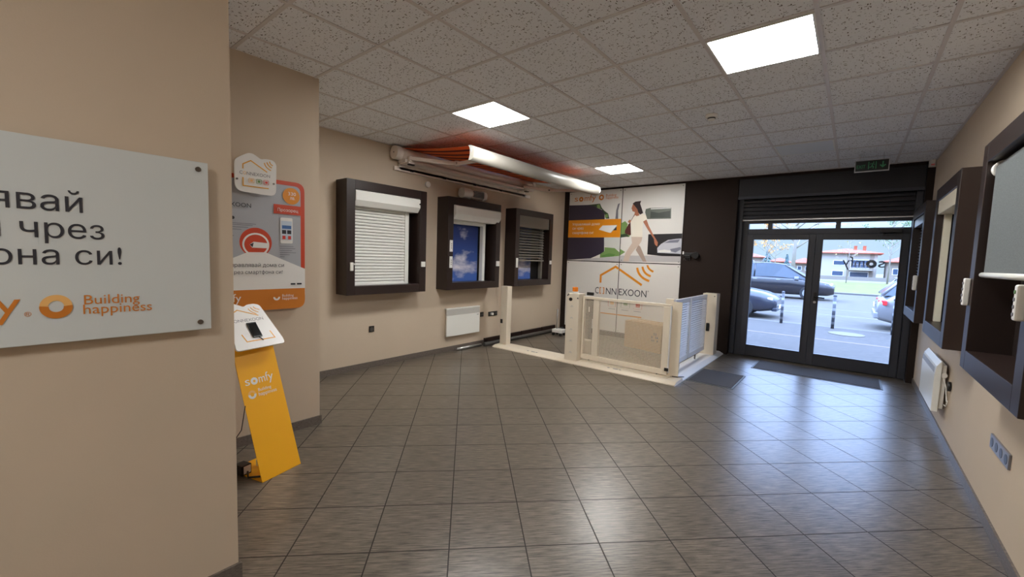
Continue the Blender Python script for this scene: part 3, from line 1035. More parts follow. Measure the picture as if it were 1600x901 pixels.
# adapter, cable and strip on the base plate
q0 = b0 + n_ * .215 + e_ * .012
t = thing('power_adapter', tuple(q0 + V((0, 0, .006))), 'black power adapter with a white label on the base of the yellow stand', 'power adapter')
MB().obox(q0 + V((0, 0, .040)), e_ * .034, n_ * .040, V((0, 0, .034)), M_BLACK).build('body', t, .004)
MB().obox(q0 + n_ * -.0405 + V((0, 0, .042)) + e_ * .004, e_ * .024, n_ * .0006, V((0, 0, .026)), M_PRWHITE).build('rating_label', t)
q1 = b0 + n_ * .115 + e_ * .10
b = MB().tube([q0 + n_ * -.05 + V((0, 0, .03)), q0 + n_ * -.10 + e_ * -.03 + V((0, 0, .016)), b0 + n_ * .06 + e_ * .035 + V((0, 0, .013)), b0 + n_ * .05 + e_ * .12 + V((0, 0, .013)), q1 + e_ * .06 + V((0, 0, .013)), q1 + n_ * .06 + e_ * .05 + V((0, 0, .013))], .0065, M_BLACK, 8)
b.build('adapter_cable', t)
q2 = b0 + n_ * .21 + e_ * .20
t = thing('power_strip', tuple(q2 + V((0, 0, .006))), 'white power strip lying behind the yellow stand board', 'power strip')
MB().obox(q2 + V((0, 0, .03)), e_ * .085, n_ * .026, V((0, 0, .023)), M_WHITEPL).build('body', t, .005)
for k in (-.04, .04):
    MB().obox(q2 + e_ * k + V((0, 0, .062)), e_ * .022, n_ * .02, V((0, 0, .009)), M_BLACK).build('plug', t, .003)
o = MB().tube([b0 + n_ * .13 + e_ * -.02 + V((0, 0, .5)), b0 + n_ * .17 + e_ * -.022 + V((0, 0, .33)), b0 + n_ * .265 + e_ * -.04 + V((0, 0, .2)), b0 + n_ * .285 + e_ * -.04 + V((0, 0, .10)), b0 + n_ * .30 + e_ * .02 + V((0, 0, .012))], .003, M_BLACK, 6).build('charging_cable')
tag(o, 'thin black cable hanging behind the yellow stand', 'cable')

# ================================================================== POSTERS ON THE BACK WALL
YP = 7.725
pl = XZ(YP)
M_PWALL = mat('print_pale_wall', (226, 222, 216), .4)
M_PDARK = mat('print_dark_plum', (56, 48, 62), .4)
M_PGREY = mat('print_road_grey', (190, 186, 186), .4)
M_PGREEN = mat('print_grass_green', (122, 154, 90), .4)
M_PGREEN2 = mat('print_leaf_green', (58, 76, 52), .4)
M_SKIN = mat('print_skin', (176, 112, 84), .4)
M_HAIR = mat('print_dark_hair', (46, 30, 30), .4)
M_SHIRT = mat('print_cream_shirt', (236, 228, 212), .4)
M_TROUS = mat('print_beige_trousers', (206, 186, 170), .4)
M_TROUS2 = mat('print_taupe_trousers', (172, 150, 136), .4)
M_BAG = mat('print_brown_bag', (86, 42, 38), .4)
M_PBLACK = mat('print_black', (30, 27, 30), .4)
M_CARP = mat('print_silver', (198, 198, 206), .4)
M_CARP2 = mat('print_slate', (126, 128, 144), .4)

def poster(label, a0, z0, a1, z1):
    t = thing('wall_poster', ((a0 + a1) / 2, YP + .01, z0), label, 'poster', None)
    MB().box(a0, a1, YP, YP + .008, z0, z1, M_PWALL).build('board', t, .001)
    for a in (a0 + .035, a1 - .035):
        for z in (z0 + .035, z1 - .035):
            MB().cyl((a, YB, z), (a, YP - .006, z), .009, M_STEEL, 12).build('screw', t)
    return t
PX0, PXM, PX1 = -4.765, -3.572, -2.402
t = poster('upper poster with a dark house and an orange text band', PX0, 1.497, PXM - .008, 2.918)
art('artwork', t, pl, [
    ([(-4.762, 2.650), (-4.301, 2.637), (-4.193, 2.609), (-3.94, 2.496), (-3.931, 2.331), (-4.762, 2.335)], M_PDARK),
    ([(-4.32, 2.638), (-4.05, 2.650), (-4.005, 2.563), (-3.941, 2.500), (-3.86, 2.446), (-3.83, 2.345), (-3.90, 2.349), (-3.94, 2.45), (-4.00, 2.53), (-4.172, 2.599)], M_PGREEN2),
    ([(-4.12, 2.62), (-4.06, 2.64), (-4.03, 2.56), (-4.10, 2.56)], M_PGREEN), ([(-3.93, 2.42), (-3.87, 2.44), (-3.86, 2.37), (-3.92, 2.36)], M_PGREEN),
    ([(-3.70, 2.335), (-3.64, 2.335), (-3.65, 2.5), (-3.62, 2.64), (-3.66, 2.62), (-3.69, 2.5)], M_INKLT),
    ([(-4.762, 1.974), (-3.922, 1.974), (-3.906, 1.677), (-4.201, 1.548), (-4.762, 1.50)], M_PDARK),
    ([(-3.922, 1.974), (-3.578, 1.974), (-3.578, 1.72), (-3.912, 1.797)], mat('print_light_grey_wall', (206, 206, 200), .4)),
    ([(-3.992, 1.567), (-3.991, 1.64), (-3.896, 1.70), (-3.901, 1.779), (-3.681, 1.763), (-3.578, 1.684), (-3.578, 1.611)], M_PGREEN),
    ([(-3.98, 1.60), (-3.80, 1.66), (-3.66, 1.64), (-3.70, 1.60), (-3.9, 1.578)], M_GREEN),
    ([(-4.50, 1.505), (-4.201, 1.548), (-3.992, 1.565), (-3.578, 1.608), (-3.578, 1.505)], M_PGREY),
    (rect(-4.762, 1.975, -3.579, 2.334), M_ORANGE),
    ([(-4.047, 2.131), (-3.966, 2.212), (-3.657, 2.212), (-3.660, 2.19), (-3.777, 2.067), (-3.816, 2.067)], M_PRWHITE),
    ([(-3.777, 2.067), (-3.657, 2.190), (-3.657, 2.212), (-3.77, 2.085)], M_PRGREY),
    ([(-3.735, 2.110), (-3.665, 2.185), (-3.658, 2.114)], M_INK)])
wordmark(t, pl, -4.636, -4.142, 2.722, .125, M_BROWNOR, h=.010)
emblem(t, pl, -4.02, 2.769, .055, M_BROWNOR, M_BROWNOR, h=.010)
lettering(t, pl, [('Building', -3.921, -3.70, 2.780, M_BROWNOR, dict(h=.01)), ('happiness', -3.919, -3.658, 2.733, M_BROWNOR, dict(h=.01))], 'slogan')
lettering(t, pl, [('Управлявай дома', -4.664, -4.034, 2.223, M_PRWHITE, dict(h=.010, height=.052)), ('си чрез', -4.659, -4.40, 2.138, M_PRWHITE, dict(h=.010, height=.042)), ('смартфона си!', -4.656, -4.164, 2.047, M_PRWHITE, dict(h=.010, height=.05))])

t = poster('upper poster printed with a walking woman in a cream shirt and a car', PXM + .008, 1.497, PX1, 2.918)
art('artwork', t, pl, [
    ([(-3.565, 1.505), (-2.405, 1.530), (-2.405, 1.641), (-3.565, 1.622)], M_PGREY),
    ([(-3.565, 1.622), (-3.459, 1.692), (-3.565, 1.748)], M_PGREEN),
    ([(-3.565, 2.25), (-3.493, 2.287), (-3.438, 2.229), (-3.462, 2.115), (-3.376, 2.018), (-3.394, 1.98), (-3.565, 1.991)], M_PGREEN),
    ([(-3.565, 2.03), (-3.45, 2.05), (-3.40, 1.99), (-3.565, 1.97)], M_PGREEN2),
    ([(-3.105, 2.44), (-3.095, 2.50), (-3.015, 2.517), (-2.626, 2.508), (-2.619, 2.308), (-3.06, 2.313)], mat('print_window_green', (92, 98, 88), .4)),
    (rect(-3.0, 2.49, -2.63, 2.505), M_PRWHITE), ([(-3.0, 2.33), (-2.64, 2.33), (-2.64, 2.45), (-2.85, 2.42), (-3.0, 2.45)], mat('print_window_dark', (56, 62, 56), .4)),
    ([(-3.018, 2.03), (-2.405, 2.04), (-2.405, 1.633), (-2.74, 1.633), (-3.018, 1.655)], M_PBLACK),
    ([(-2.828, 1.690), (-2.835, 1.778), (-2.771, 1.851), (-2.649, 1.924), (-2.508, 1.945), (-2.405, 1.951), (-2.405, 1.677)], M_CARP),
    ([(-2.718, 1.870), (-2.613, 1.915), (-2.438, 1.933), (-2.47, 1.88)], M_CARP2),
    ([(-2.82, 1.73), (-2.70, 1.75), (-2.57, 1.73), (-2.60, 1.70), (-2.80, 1.70)], M_PRWHITE),
    ([(-2.60, 1.76), (-2.42, 1.80), (-2.405, 1.76), (-2.50, 1.70), (-2.58, 1.72)], M_CARP2),
    ([(-3.10, 1.68), (-3.023, 1.518), (-3.09, 1.515), (-3.245, 1.735), (-3.20, 1.83), (-3.16, 1.80)], M_TROUS2),
    ([(-3.35, 1.984), (-3.128, 1.989), (-3.142, 1.905), (-3.184, 1.83), (-3.27, 1.74), (-3.344, 1.637), (-3.377, 1.512), (-3.494, 1.513), (-3.448, 1.673), (-3.327, 1.866)], M_TROUS),
    ([(-3.134, 2.268), (-3.069, 2.304), (-3.015, 2.182), (-2.92, 2.016), (-2.828, 1.878), (-2.838, 1.805), (-2.872, 1.83), (-2.891, 1.86), (-2.906, 1.942), (-3.04, 2.127)], M_SKIN),
    (stroke([(-3.30, 2.41), (-3.36, 2.30), (-3.42, 2.18)], .018), M_BAG),
    ([(-3.37, 2.25), (-3.35, 2.016), (-3.40, 2.02), (-3.484, 2.057), (-3.482, 2.105), (-3.418, 2.228)], M_BAG),
    ([(-3.350, 2.60), (-3.30, 2.62), (-3.244, 2.486), (-3.21, 2.385), (-3.268, 2.372), (-3.312, 2.40), (-3.301, 2.451), (-3.353, 2.470), (-3.362, 2.50), (-3.375, 2.525)], M_SKIN),
    ([(-3.355, 2.615), (-3.303, 2.648), (-3.19, 2.655), (-3.208, 2.606), (-3.167, 2.502), (-3.140, 2.426), (-3.20, 2.40), (-3.240, 2.45), (-3.254, 2.50), (-3.318, 2.575)], M_HAIR),
    ([(-3.298, 2.395), (-3.26, 2.372), (-3.219, 2.378), (-3.153, 2.417), (-3.084, 2.387), (-3.056, 2.312), (-3.13, 2.268), (-3.136, 2.129), (-3.127, 1.979), (-3.354, 1.986), (-3.369, 2.17), (-3.38, 2.265), (-3.326, 2.358)], M_SHIRT),
    ([(-3.435, 2.270), (-3.41, 2.305), (-3.38, 2.308), (-3.37, 2.275), (-3.399, 2.247)], M_SKIN)])

# lower pair with the roof outline running across both boards
tL = poster('lower white poster with the first letters of the charcoal word, nearest the left wall', PX0, .104, PXM - .008, 1.481)
tR = poster('lower white poster with wireless arcs beside the dark brown wall', PXM + .008, .104, PX1, 1.481)
zc = 1.399 - (PXM + 3.643) * .5955
art('logo_mark', tL, pl, [(stroke([(-3.955, 1.063), (-3.955, 1.214), (-3.643, 1.399), (PXM - .010, zc + .005)], .042), M_ORANGE),
                          (stroke([(-3.955, .66), (-3.955, .452), (PXM - .006, .452)], .03), M_ORANGE),
                          (stroke([(-3.930, .848), (-3.958, .848), (-3.958, .966), (-3.930, .966)], .016), M_BROWNOR),
                          (stroke([(-3.898, .848), (-3.870, .848), (-3.870, .966), (-3.898, .966)], .016), M_BROWNOR),
                          (stroke(rrect(-3.76, .60, -3.60, .73, .02, 3) + [rrect(-3.76, .60, -3.60, .73, .02, 3)[0]], .006), M_PRRED),
                          (rect(-3.715, .645, -3.645, .70), M_ORANGE2),
                          (rect(-3.75, .555, -3.61, .563), M_INKLT)])
lettering(tL, pl, [('C', -4.066, -3.985, .840, M_INK, dict(height=.13, weight=-.012)), ('NN', -3.825, -3.600, .842, M_INK, dict(height=.128, weight=-.012))])
art('logo_mark', tR, pl, [(stroke([(PXM + .010, zc - .005), (-3.092, 1.071)], .042), M_ORANGE),
                          (stroke(arc3((-3.199, 1.398), (-3.125, 1.25), (-2.952, 1.156)), .042), M_ORANGE),
                          (stroke(arc3((-3.098, 1.422), (-3.04, 1.31), (-2.929, 1.25)), .040), M_ORANGE),
                          (stroke(arc3((-3.004, 1.454), (-2.965, 1.385), (-2.883, 1.336)), .036), M_ORANGE),
                          (stroke([(PXM + .006, .452), (-3.06, .452)], .03), M_ORANGE),
                          (stroke(rrect(-3.487, .60, -3.31, .73, .02, 3) + [rrect(-3.487, .60, -3.31, .73, .02, 3)[0]], .006), M_GREEN),
                          (rect(-3.435, .65, -3.355, .70), M_GREEN),
                          (stroke(rrect(-3.232, .60, -3.065, .73, .02, 3) + [rrect(-3.232, .60, -3.065, .73, .02, 3)[0]], .006), M_PRRED),
                          (rect(-3.19, .64, -3.105, .705), M_PRRED),
                          (rect(-3.47, .555, -3.33, .563), M_INKLT), (rect(-3.22, .555, -3.08, .563), M_INKLT)])
lettering(tR, pl, [('EXOON', -3.548, -2.990, .846, M_INK, dict(height=.128, weight=-.012)), ('®', -2.972, -2.945, .95, M_INK)])

# black fitting beside the posters
t = thing('wall_bracket', (-2.24, 7.73, 1.59), 'small black wall bracket with a white tag beside the walking woman poster', 'bracket')
MB().box(-2.375, -2.17, 7.725, 7.75, 1.635, 1.70, M_BLACK).build('plate', t, .004)
MB().box(-2.33, -2.24, 7.70, 7.725, 1.60, 1.66, M_BLACK).build('socket', t, .004)
MB().cyl((-2.15, 7.75, 1.655), (-2.15, 7.68, 1.655), .058, M_BLACK).build('knob', t, .006)
MB().box(-2.378, -2.355, 7.715, 7.724, 1.672, 1.722, M_PRWHITE).build('tag', t)
b = MB()
for k in range(4):
    b.tube([(-2.345 + .03 * k, 7.72, 1.60), (-2.345 + .03 * k, 7.715, 1.565)], .005, M_DKGREY, 6)
b.build('pin', t)

# ================================================================== AWNING
t = thing('awning', (-4.3, 5.0, 2.66), 'white awning with orange striped canvas extended under the ceiling', 'awning')
b = MB().cyl((-4.79, 3.43, 2.850), (-4.79, 6.35, 2.850), .078, M_AWN, 28); b.build('roller_cassette', t)
for ya, yb in ((3.355, 3.45), (6.33, 6.42)):
    o = MB().cyl((-4.79, ya, 2.850), (-4.79, yb, 2.850), .088, M_AWN, 32).build('end_cap', t, .005)
MB().cyl((-4.79, 3.352, 2.850), (-4.79, 3.356, 2.850), .008, M_BLACK, 12).build('cap_screw', t)
MB().box(-4.86, -4.70, 3.47, 6.34, 2.735, 2.775, M_AWN).build('torsion_bar', t, .006)
MB().box(-4.895, -4.86, 3.5, 6.30, 2.66, 2.80, M_AWN).build('back_plate', t)
MB().box(-4.898, -4.86, 3.42, 6.46, 2.640, 2.695, M_AWN).build('mounting_rail', t, .004)
for ya in (3.70, 4.30, 4.95, 5.60, 6.25):
    b = MB().box(-4.862, -4.852, ya - .03, ya + .03, 2.655, 2.672, M_BLACK)
    b.build('clamp', t, .002)
for ya in (3.55, 6.10):
    b = MB().box(-4.88, -4.66, ya - .05, ya + .05, 2.715, 2.745, M_AWN)
    b.box(-4.72, -4.64, ya - .04, ya + .04, 2.735, 2.815, M_AWN)
    b.build('arm_bracket', t, .005)
    MB().box(-4.70, -4.655, ya - .045, ya + .045, 2.700, 2.716, M_BLACK).build('pivot_bolt', t, .003)
# crescent front bar, hollow towards the wall
def crescent(cx, cz, r, w_):
    out = []
    for i in range(15):
        q = -PI * .5 + PI * i / 14
        out.append((cx + r * .85 * math.cos(q), cz + r * math.sin(q)))
    out.append((cx - .036, cz + r * 1.05))
    for i in range(1, 14):
        q = PI * .5 - PI * i / 14
        out.append((cx - .034 + w_ * math.cos(q), cz + r * .98 * math.sin(q)))
    out.append((cx - .036, cz - r * 1.03))
    return out
BX, BZ = -3.50, 2.705
MB().prism([(x, 3.475, z) for x, z in crescent(BX, BZ, .082, .032)], (0, 3.05, 0), mat('awning_bar_enamel', (170, 166, 156), .38), smooth=True).build('front_bar', t)
MB().prism([(x, 3.4735, z) for x, z in [(BX + .022 + .013 * math.cos(q), BZ + .03 + .03 * math.sin(q)) for q in [2 * PI * k / 24 for k in range(24)]]], (0, .006, 0), M_PRGREY).build('bar_end_cap', t)
MB().cyl((BX, 6.515, BZ), (BX, 6.53, BZ), .076, M_WHITE).build('bar_end_cap', t, .003)
# canvas
N = 14
rows = []
for i in range(N + 1):
    s = i / N
    x = -4.79 + (BX - .018 + 4.79) * s
    z = 2.932 + (BZ + .078 - 2.932) * s - .02 * math.sin(PI * s)
    rows.append((x, z))
b = MB()
ys = (3.49, 6.33)
prof = rows + [(x, z - .002) for x, z in rows[::-1]]
b.prism([(x, ys[0], z) for x, z in prof], (0, ys[1] - ys[0], 0), M_FABRIC)
b.build('canvas', t)
# folding arms
def arm(y_br, x_el, y_el, y_bar):
    p0, p1, p2 = V((-4.67, y_br, 2.785)), V((x_el, y_el, 2.712)), V((BX - .03, y_bar, 2.680))
    b = MB()
    d0 = (p1 - p0).normalized(); s0 = d0.cross(V((0, 0, 1))).normalized()
    b.obox((p0 + p1) / 2, (p1 - p0) / 2, s0 * .028, V((0, 0, .024)), M_AWN)
    o = b.build('upper_arm', t, .008)
    b = MB()
    d1 = (p2 - p1).normalized(); s1 = d1.cross(V((0, 0, 1))).normalized()
    b.obox((p1 + p2) / 2, (p2 - p1) / 2, s1 * .024, V((0, 0, .022)), M_AWN)
    b.build('forearm', t, .008)
    b = MB().cyl(p1 - V((0, 0, .032)), p1 + V((0, 0, .032)), .036, M_AWN)
    b.build('elbow', t, .003)
    MB().box(p1.x + .02, p1.x + .042, p1.y - .03, p1.y + .01, p1.z - .012, p1.z + .012, M_BLACK).build('elbow_bolt', t, .002)
arm(3.52, -4.10, 3.84, 3.74)
arm(6.00, -4.27, 6.20, 6.36)

# round sensor and cylinder lamp on the left wall
t = thing('wall_sensor', (-4.89, 4.005, 2.49), 'round white wall sensor just below the awning rail', 'sensor')
MB().cyl((-4.90, 4.005, 2.535), (-4.865, 4.005, 2.535), .043, M_WHITEPL, 24).build('body', t, .006)
MB().cyl((-4.865, 4.005, 2.535), (-4.859, 4.005, 2.535), .03, M_WHITEPL, 24).build('cover', t, .002)
t = thing('wall_heater_lamp', (-4.80, 4.85, 2.42), 'white cylindrical wall lamp with a dark grille above the sky picture box', 'lamp')
MB().cyl((-4.80, 4.60, 2.497), (-4.80, 4.78, 2.497), .078, M_WHITEPL, 28).build('motor_end', t, .006)
MB().cyl((-4.80, 4.78, 2.497), (-4.80, 5.06, 2.497), .066, M_AWN, 28).build('housing', t)
MB().box(-4.755, -4.728, 4.81, 5.04, 2.452, 2.545, M_DKGREY).build('lamp_window', t, .003)
b = MB()
for k in range(4):
    b.tube([(-4.726, 4.81, 2.465 + k * .022), (-4.726, 5.04, 2.465 + k * .022)], .003, M_ALU, 6)
b.build('guard_wire', t)
MB().cyl((-4.80, 5.06, 2.497), (-4.80, 5.12, 2.497), .078, M_WHITEPL, 28).build('end_cap', t, .006)
MB().box(-4.90, -4.86, 4.72, 5.0, 2.46, 2.53, M_AWN).build('mount', t)

# ================================================================== GATE DISPLAY
M_GATE = mat('cream_gate_coating', (226, 214, 194), .32)
M_GATEW = mat('white_gate_coating', (232, 232, 234), .3)
t = thing('gate_display_stand', (-3.1, 5.4, 0), 'cream L shaped gate display base with four posts on the floor', 'display stand')
def rail_profile_x(x0, x1):
    return MB().prism([(x0, y, z) for y, z in ((5.235, 0), (5.235, .012), (5.30, .04), (5.53, .045), (5.555, 0))], (x1 - x0, 0, 0), M_GATE)
rail_profile_x(-4.63, -1.605).build('base_rail', t)
MB().prism([(x, 5.555, z) for x, z in ((-1.90, 0), (-1.88, .045), (-1.67, .045), (-1.605, .012), (-1.605, 0))], (0, 2.17, 0), M_GATEW).build('base_rail', t)
MB().box(-3.0, -1.74, 5.38, 5.46, .045, .06, M_GATE).build('slide_track', t)
M_INKP = M_INKLT
for xx in (-3.95, -2.55):
    b = MB()
    for k, (w_) in enumerate((.03, .07, .03)):
        b.box(xx + k * .085, xx + k * .085 + w_, 5.30, 5.325, .0408, .0418 + .001, M_INKP)
    b.build('rail_mark', t)
def post(x0, x1, y0, y1, h, m_=M_GATE):
    o = MB().box(x0, x1, y0, y1, .04, h, m_).build('post', t, .006)
    return o
p1 = post(-4.60, -4.46, 5.39, 5.51, 1.03)
MB().box(-4.59, -4.545, 5.376, 5.39, .40, .47, M_BLACK).build('photocell', p1, .004)
p2 = post(-3.245, -3.035, 5.29, 5.47, 1.025)
MB().cyl((-3.17, 5.278, .94), (-3.17, 5.292, .94), .026, M_BLACK).build('key_switch', p2)
MB().cyl((-3.055, 5.281, .963), (-3.055, 5.292, .963), .009, M_BLACK).build('button', p2)
MB().prism([(-3.235 + a, 5.2885, .985 + c) for a, c in ((0, 0), (.018, 0), (.03, .026), (.05, 0), (.03, .036), (.02, .036))], (0, .001, 0), M_INK).build('logo_mark', p2)
b = MB()
for k in range(5):
    b.tube([(-3.165, 5.2885, .15 + k * .17), (-3.145, 5.2885, .17 + k * .17), (-3.125, 5.2885, .15 + k * .17)], .003, M_PRGREY, 6)
b.build('print_mark', p2)
MB().cyl((-3.155, 5.38, 1.025), (-3.155, 5.38, 1.05), .05, M_WHITEPL).build('lamp_base', p2, .004)
MB().cyl((-3.155, 5.38, 1.05), (-3.155, 5.38, 1.115), .042, mat('orange_lamp_lens', (234, 130, 40), .25)).build('warning_lamp', p2, .006)
MB().box(-3.03, -2.93, 5.50, 5.54, 1.0, 1.045, M_BLACK).build('stop_buffer', p2, .004)
p3 = post(-1.875, -1.77, 5.52, 5.60, 1.05)
MB().box(-1.80, -1.655, 5.505, 5.52, .045, 1.02, M_GATE).build('stop_plate', p3)
p4 = post(-1.88, -1.665, 7.30, 7.50, 1.04)
MB().box(-1.80, -1.75, 7.285, 7.30, .425, .56, M_BLACK).build('intercom', p4, .008)
MB().cyl((-1.70, 7.288, 1.0), (-1.70, 7.3, 1.0), .008, M_BLACK).build('button', p4)
# sliding leaf
t = thing('sliding_gate', (-2.4, 5.42, .06), 'cream sliding gate leaf with perforated mesh panels', 'gate')
gx0, gx1, gz0, gz1 = -3.03, -1.765, .075, .99
b = MB()
y0, y1 = 5.395, 5.445
b.box(gx0, gx1, y0, y1, gz0, .14, M_GATE)
b.box(gx0, gx1, y0, y1, .955, gz1, M_GATE)
b.box(gx0, gx0 + .03, y0, y1, .14, .955, M_GATE)
b.box(-2.855, -2.765, y0, y1, .14, .955, M_GATE)
b.box(gx1 - .085, gx1, y0, y1, .14, .955, M_GATE)
b.build('leaf_frame', t, .004)
def mesh_panel(x0, x1, z0, z1):
    b = MB(); p = .019; w_ = .0024
    x = x0
    while x < x1:
        b.add([(x - w_, 5.42, z0), (x + w_, 5.42, z0), (x + w_, 5.42, z1), (x - w_, 5.42, z1)], [(0, 1, 2, 3)], M_GATE)
        b.add([(x - w_, 5.4225, z0), (x + w_, 5.4225, z0), (x + w_, 5.4225, z1), (x - w_, 5.4225, z1)], [(3, 2, 1, 0)], M_GATE)
        x += p
    z = z0
    while z < z1:
        b.add([(x0, 5.4195, z - w_), (x1, 5.4195, z - w_), (x1, 5.4195, z + w_), (x0, 5.4195, z + w_)], [(0, 1, 2, 3)], M_GATE)
        b.add([(x0, 5.423, z - w_), (x1, 5.423, z - w_), (x1, 5.423, z + w_), (x0, 5.423, z + w_)], [(3, 2, 1, 0)], M_GATE)
        z += p
    return b
mesh_panel(-3.0, -2.855, .14, .955).build('mesh_panel', t)
mesh_panel(-2.765, -1.85, .14, .955).build('mesh_panel', t)
MB().box(gx1, gx1 + .012, 5.40, 5.44, .10, .97, M_GATEW).build('edge_strip', t, .003)
MB().box(gx1 - .03, gx1 + .02, 5.375, 5.395, .13, .17, M_BLACK).build('end_stop', t, .004)
for xx in (-2.9, -1.9):
    MB().cyl((xx, 5.405, .068), (xx, 5.435, .068), .008, M_STEEL).build('roller_wheel', t)
# louvred pair
t = thing('louvred_gate', (-1.8, 6.4, .06), 'white louvred double gate standing between two posts by the mat', 'gate')
for ya, yb in ((5.66, 6.33), (6.365, 7.20)):
    b = MB()
    b.box(-1.825, -1.785, ya, ya + .045, .13, 1.03, M_GATEW); b.box(-1.825, -1.785, yb - .045, yb, .13, 1.03, M_GATEW)
    b.box(-1.825, -1.785, ya + .045, yb - .045, .13, .20, M_GATEW); b.box(-1.825, -1.785, ya + .045, yb - .045, .97, 1.03, M_GATEW)
    lf = b.build('gate_leaf', t, .004)
    b = MB()
    z = .205
    while z < .945:
        b.prism([(-1.792, ya + .045, z), (-1.787, ya + .045, z), (-1.797, ya + .045, z + .022), (-1.802, ya + .045, z + .022)], (0, yb - ya - .09, 0), M_GATEW)
        z += .0335
    b.build('louvres', lf)
    MB().cyl((-1.805, (ya + yb) / 2, .045), (-1.805, (ya + yb) / 2, .13), .012, M_STEEL).build('drop_bolt', lf)
o = MB().tube([(-1.72, 5.47, .056), (-1.66, 5.49, .054), (-1.635, 5.60, .040), (-1.62, 5.64, .034)], .006, M_BLACK, 8).build('gate_cable')
tag(o, 'short black cable at the front corner of the gate display', 'cable')

# things behind the gate
M_CARD = mat('brown_cardboard', (176, 140, 96), .85, noise=.08, nscale=8)
bx = V((-2.70, 7.18, 0)); a_ = V((.56, -.12, 0)).normalized(); c_ = V((.12, .56, 0)).normalized()
t = thing('cardboard_box', tuple(bx), 'brown cardboard box on the floor behind the mesh gate', 'box')
MB().obox(bx + V((0, 0, .235)), a_ * .36, c_ * .20, V((0, 0, .235)), M_CARD).build('carton', t, .004)
b = MB().obox(bx + V((0, 0, .4705)), a_ * .36, c_ * .025, V((0, 0, .0012)), mat('packing_tape', (190, 150, 96), .3)); b.build('packing_tape', t)
b = MB()
for i in range(4):
    for j in range(3):
        if (i + j) % 3 != 2:
            b.obox(bx - c_ * .2012 + a_ * (.20 + i * .032) + V((0, 0, .20 + j * .055)), a_ * .011, c_ * .0006, V((0, 0, .018)), M_INK)
b.build('printed_mark', t)
t = thing('gate_motor', (-3.78, 7.0, 0), 'dark gate motor cabinet behind the tall cream post', 'motor')
MB().box(-3.93, -3.70, 6.88, 7.10, .42, .80, M_BLACK).build('cover', t, .02)
MB().box(-3.88, -3.75, 6.93, 7.05, .02, .42, M_DKGREY).build('pedestal', t, .005)
MB().box(-3.95, -3.68, 6.86, 7.12, 0, .02, M_STEEL).build('base_plate', t, .003)
MB().box(-3.735, -3.715, 6.868, 6.88, .56, .66, M_WHITEPL).build('release_lever', t, .003)
t = thing('junction_box', (-3.37, 5.95, 0), 'small cream box on the floor behind the gate post', 'box')
MB().box(-3.42, -3.16, 5.88, 6.02, 0, .24, M_CREAM).build('body', t, .008)
MB().box(-3.415, -3.165, 5.876, 5.88, .01, .20, M_CREAM).build('front_cover', t, .002)
t = thing('trolley_stand', (-4.46, 7.0, 0), 'thin chrome pole on a small white castor base behind the gate', 'stand')
MB().cyl((-4.50, 7.02, .13), (-4.50, 7.02, .52), .013, M_ALU).build('pole', t)
MB().box(-4.56, -4.34, 6.93, 7.11, .06, .13, M_WHITEPL).build('base', t, .008)
for xx, yy in ((-4.53, 6.95), (-4.37, 6.95), (-4.53, 7.09), (-4.37, 7.09)):
    MB().cyl((xx - .012, yy, .03), (xx + .012, yy, .03), .03, M_BLACK).build('castor', t)

# profiles lying along the left wall
o = tag(MB().cyl((-4.835, 4.60, .026), (-4.80, 5.14, .026), .024, M_ALU, 16).build('aluminium_tube'), 'short shiny aluminium tube lying along the left skirting', 'tube')
o = MB().cyl((-4.755, 5.17, .035), (-4.74, 7.62, .035), .035, M_DKGREY, 18)
tag(o.build('roller_tube'), 'long dark grey roller tube on the floor along the left wall', 'tube')
for k, (ya, yb) in enumerate(((5.305, 6.32), (6.36, 7.00), (7.04, 7.52))):
    o = MB().box(-4.90, -4.865, ya, yb, 0, .105, M_WENGE).build('wall_plank', bevel=.003)
    tag(o, ('long dark brown plank at the wall foot behind the first gate post', 'middle dark brown plank at the wall foot behind the grey tube', 'short dark brown plank at the wall foot near the back corner')[k], 'plank', 'dark planks along the left wall')

# door mats
M_MAT = two_tone('grey_fibre_mat', (50, 47, 47), (76, 72, 72), 160, .95)
M_MATE = mat('mat_rubber_edge', (92, 96, 98), .6)
def door_mat(x0, x1, y0, y1, label):
    t = thing('door_mat', ((x0 + x1) / 2, (y0 + y1) / 2, 0), label, 'mat')
    MB().box(x0, x1, y0, y1, 0, .006, M_MATE).build('rubber_backing', t)
    MB().box(x0 + .025, x1 - .025, y0 + .025, y1 - .025, .006, .011, M_MAT).build('pile', t)
door_mat(-1.59, -1.035, 5.63, 6.43, 'small dark grey mat beside the white louvred gate')
door_mat(-1.075, .405, 7.03, 7.70, 'wide grey mat in front of the entrance door')

# ================================================================== WALL FITTINGS
# left convector heater
t = thing('wall_heater', (-4.87, 4.76, .24), 'white panel heater low on the left wall under the sky picture box', 'heater')
MB().box(-4.865, -4.835, 4.39, 5.13, .245, .575, M_WHITE).build('front_panel', t, .006)
M_GRILL = striped('heater_grille', (214, 212, 206), (150, 148, 142), 'Y', 70, .5, .6)
MB().box(-4.862, -4.838, 4.39, 5.13, .575, .675, M_GRILL).build('air_grille', t, .004)
MB().box(-4.89, -4.836, 4.385, 5.135, .675, .690, M_WHITE).build('top_rail', t, .003)
MB().box(-4.90, -4.865, 4.42, 5.10, .27, .66, M_WHITEPL).build('rear_case', t)
MB().box(-4.8355, -4.834, 5.06, 5.10, .545, .552, M_INK).build('maker_plate', t)
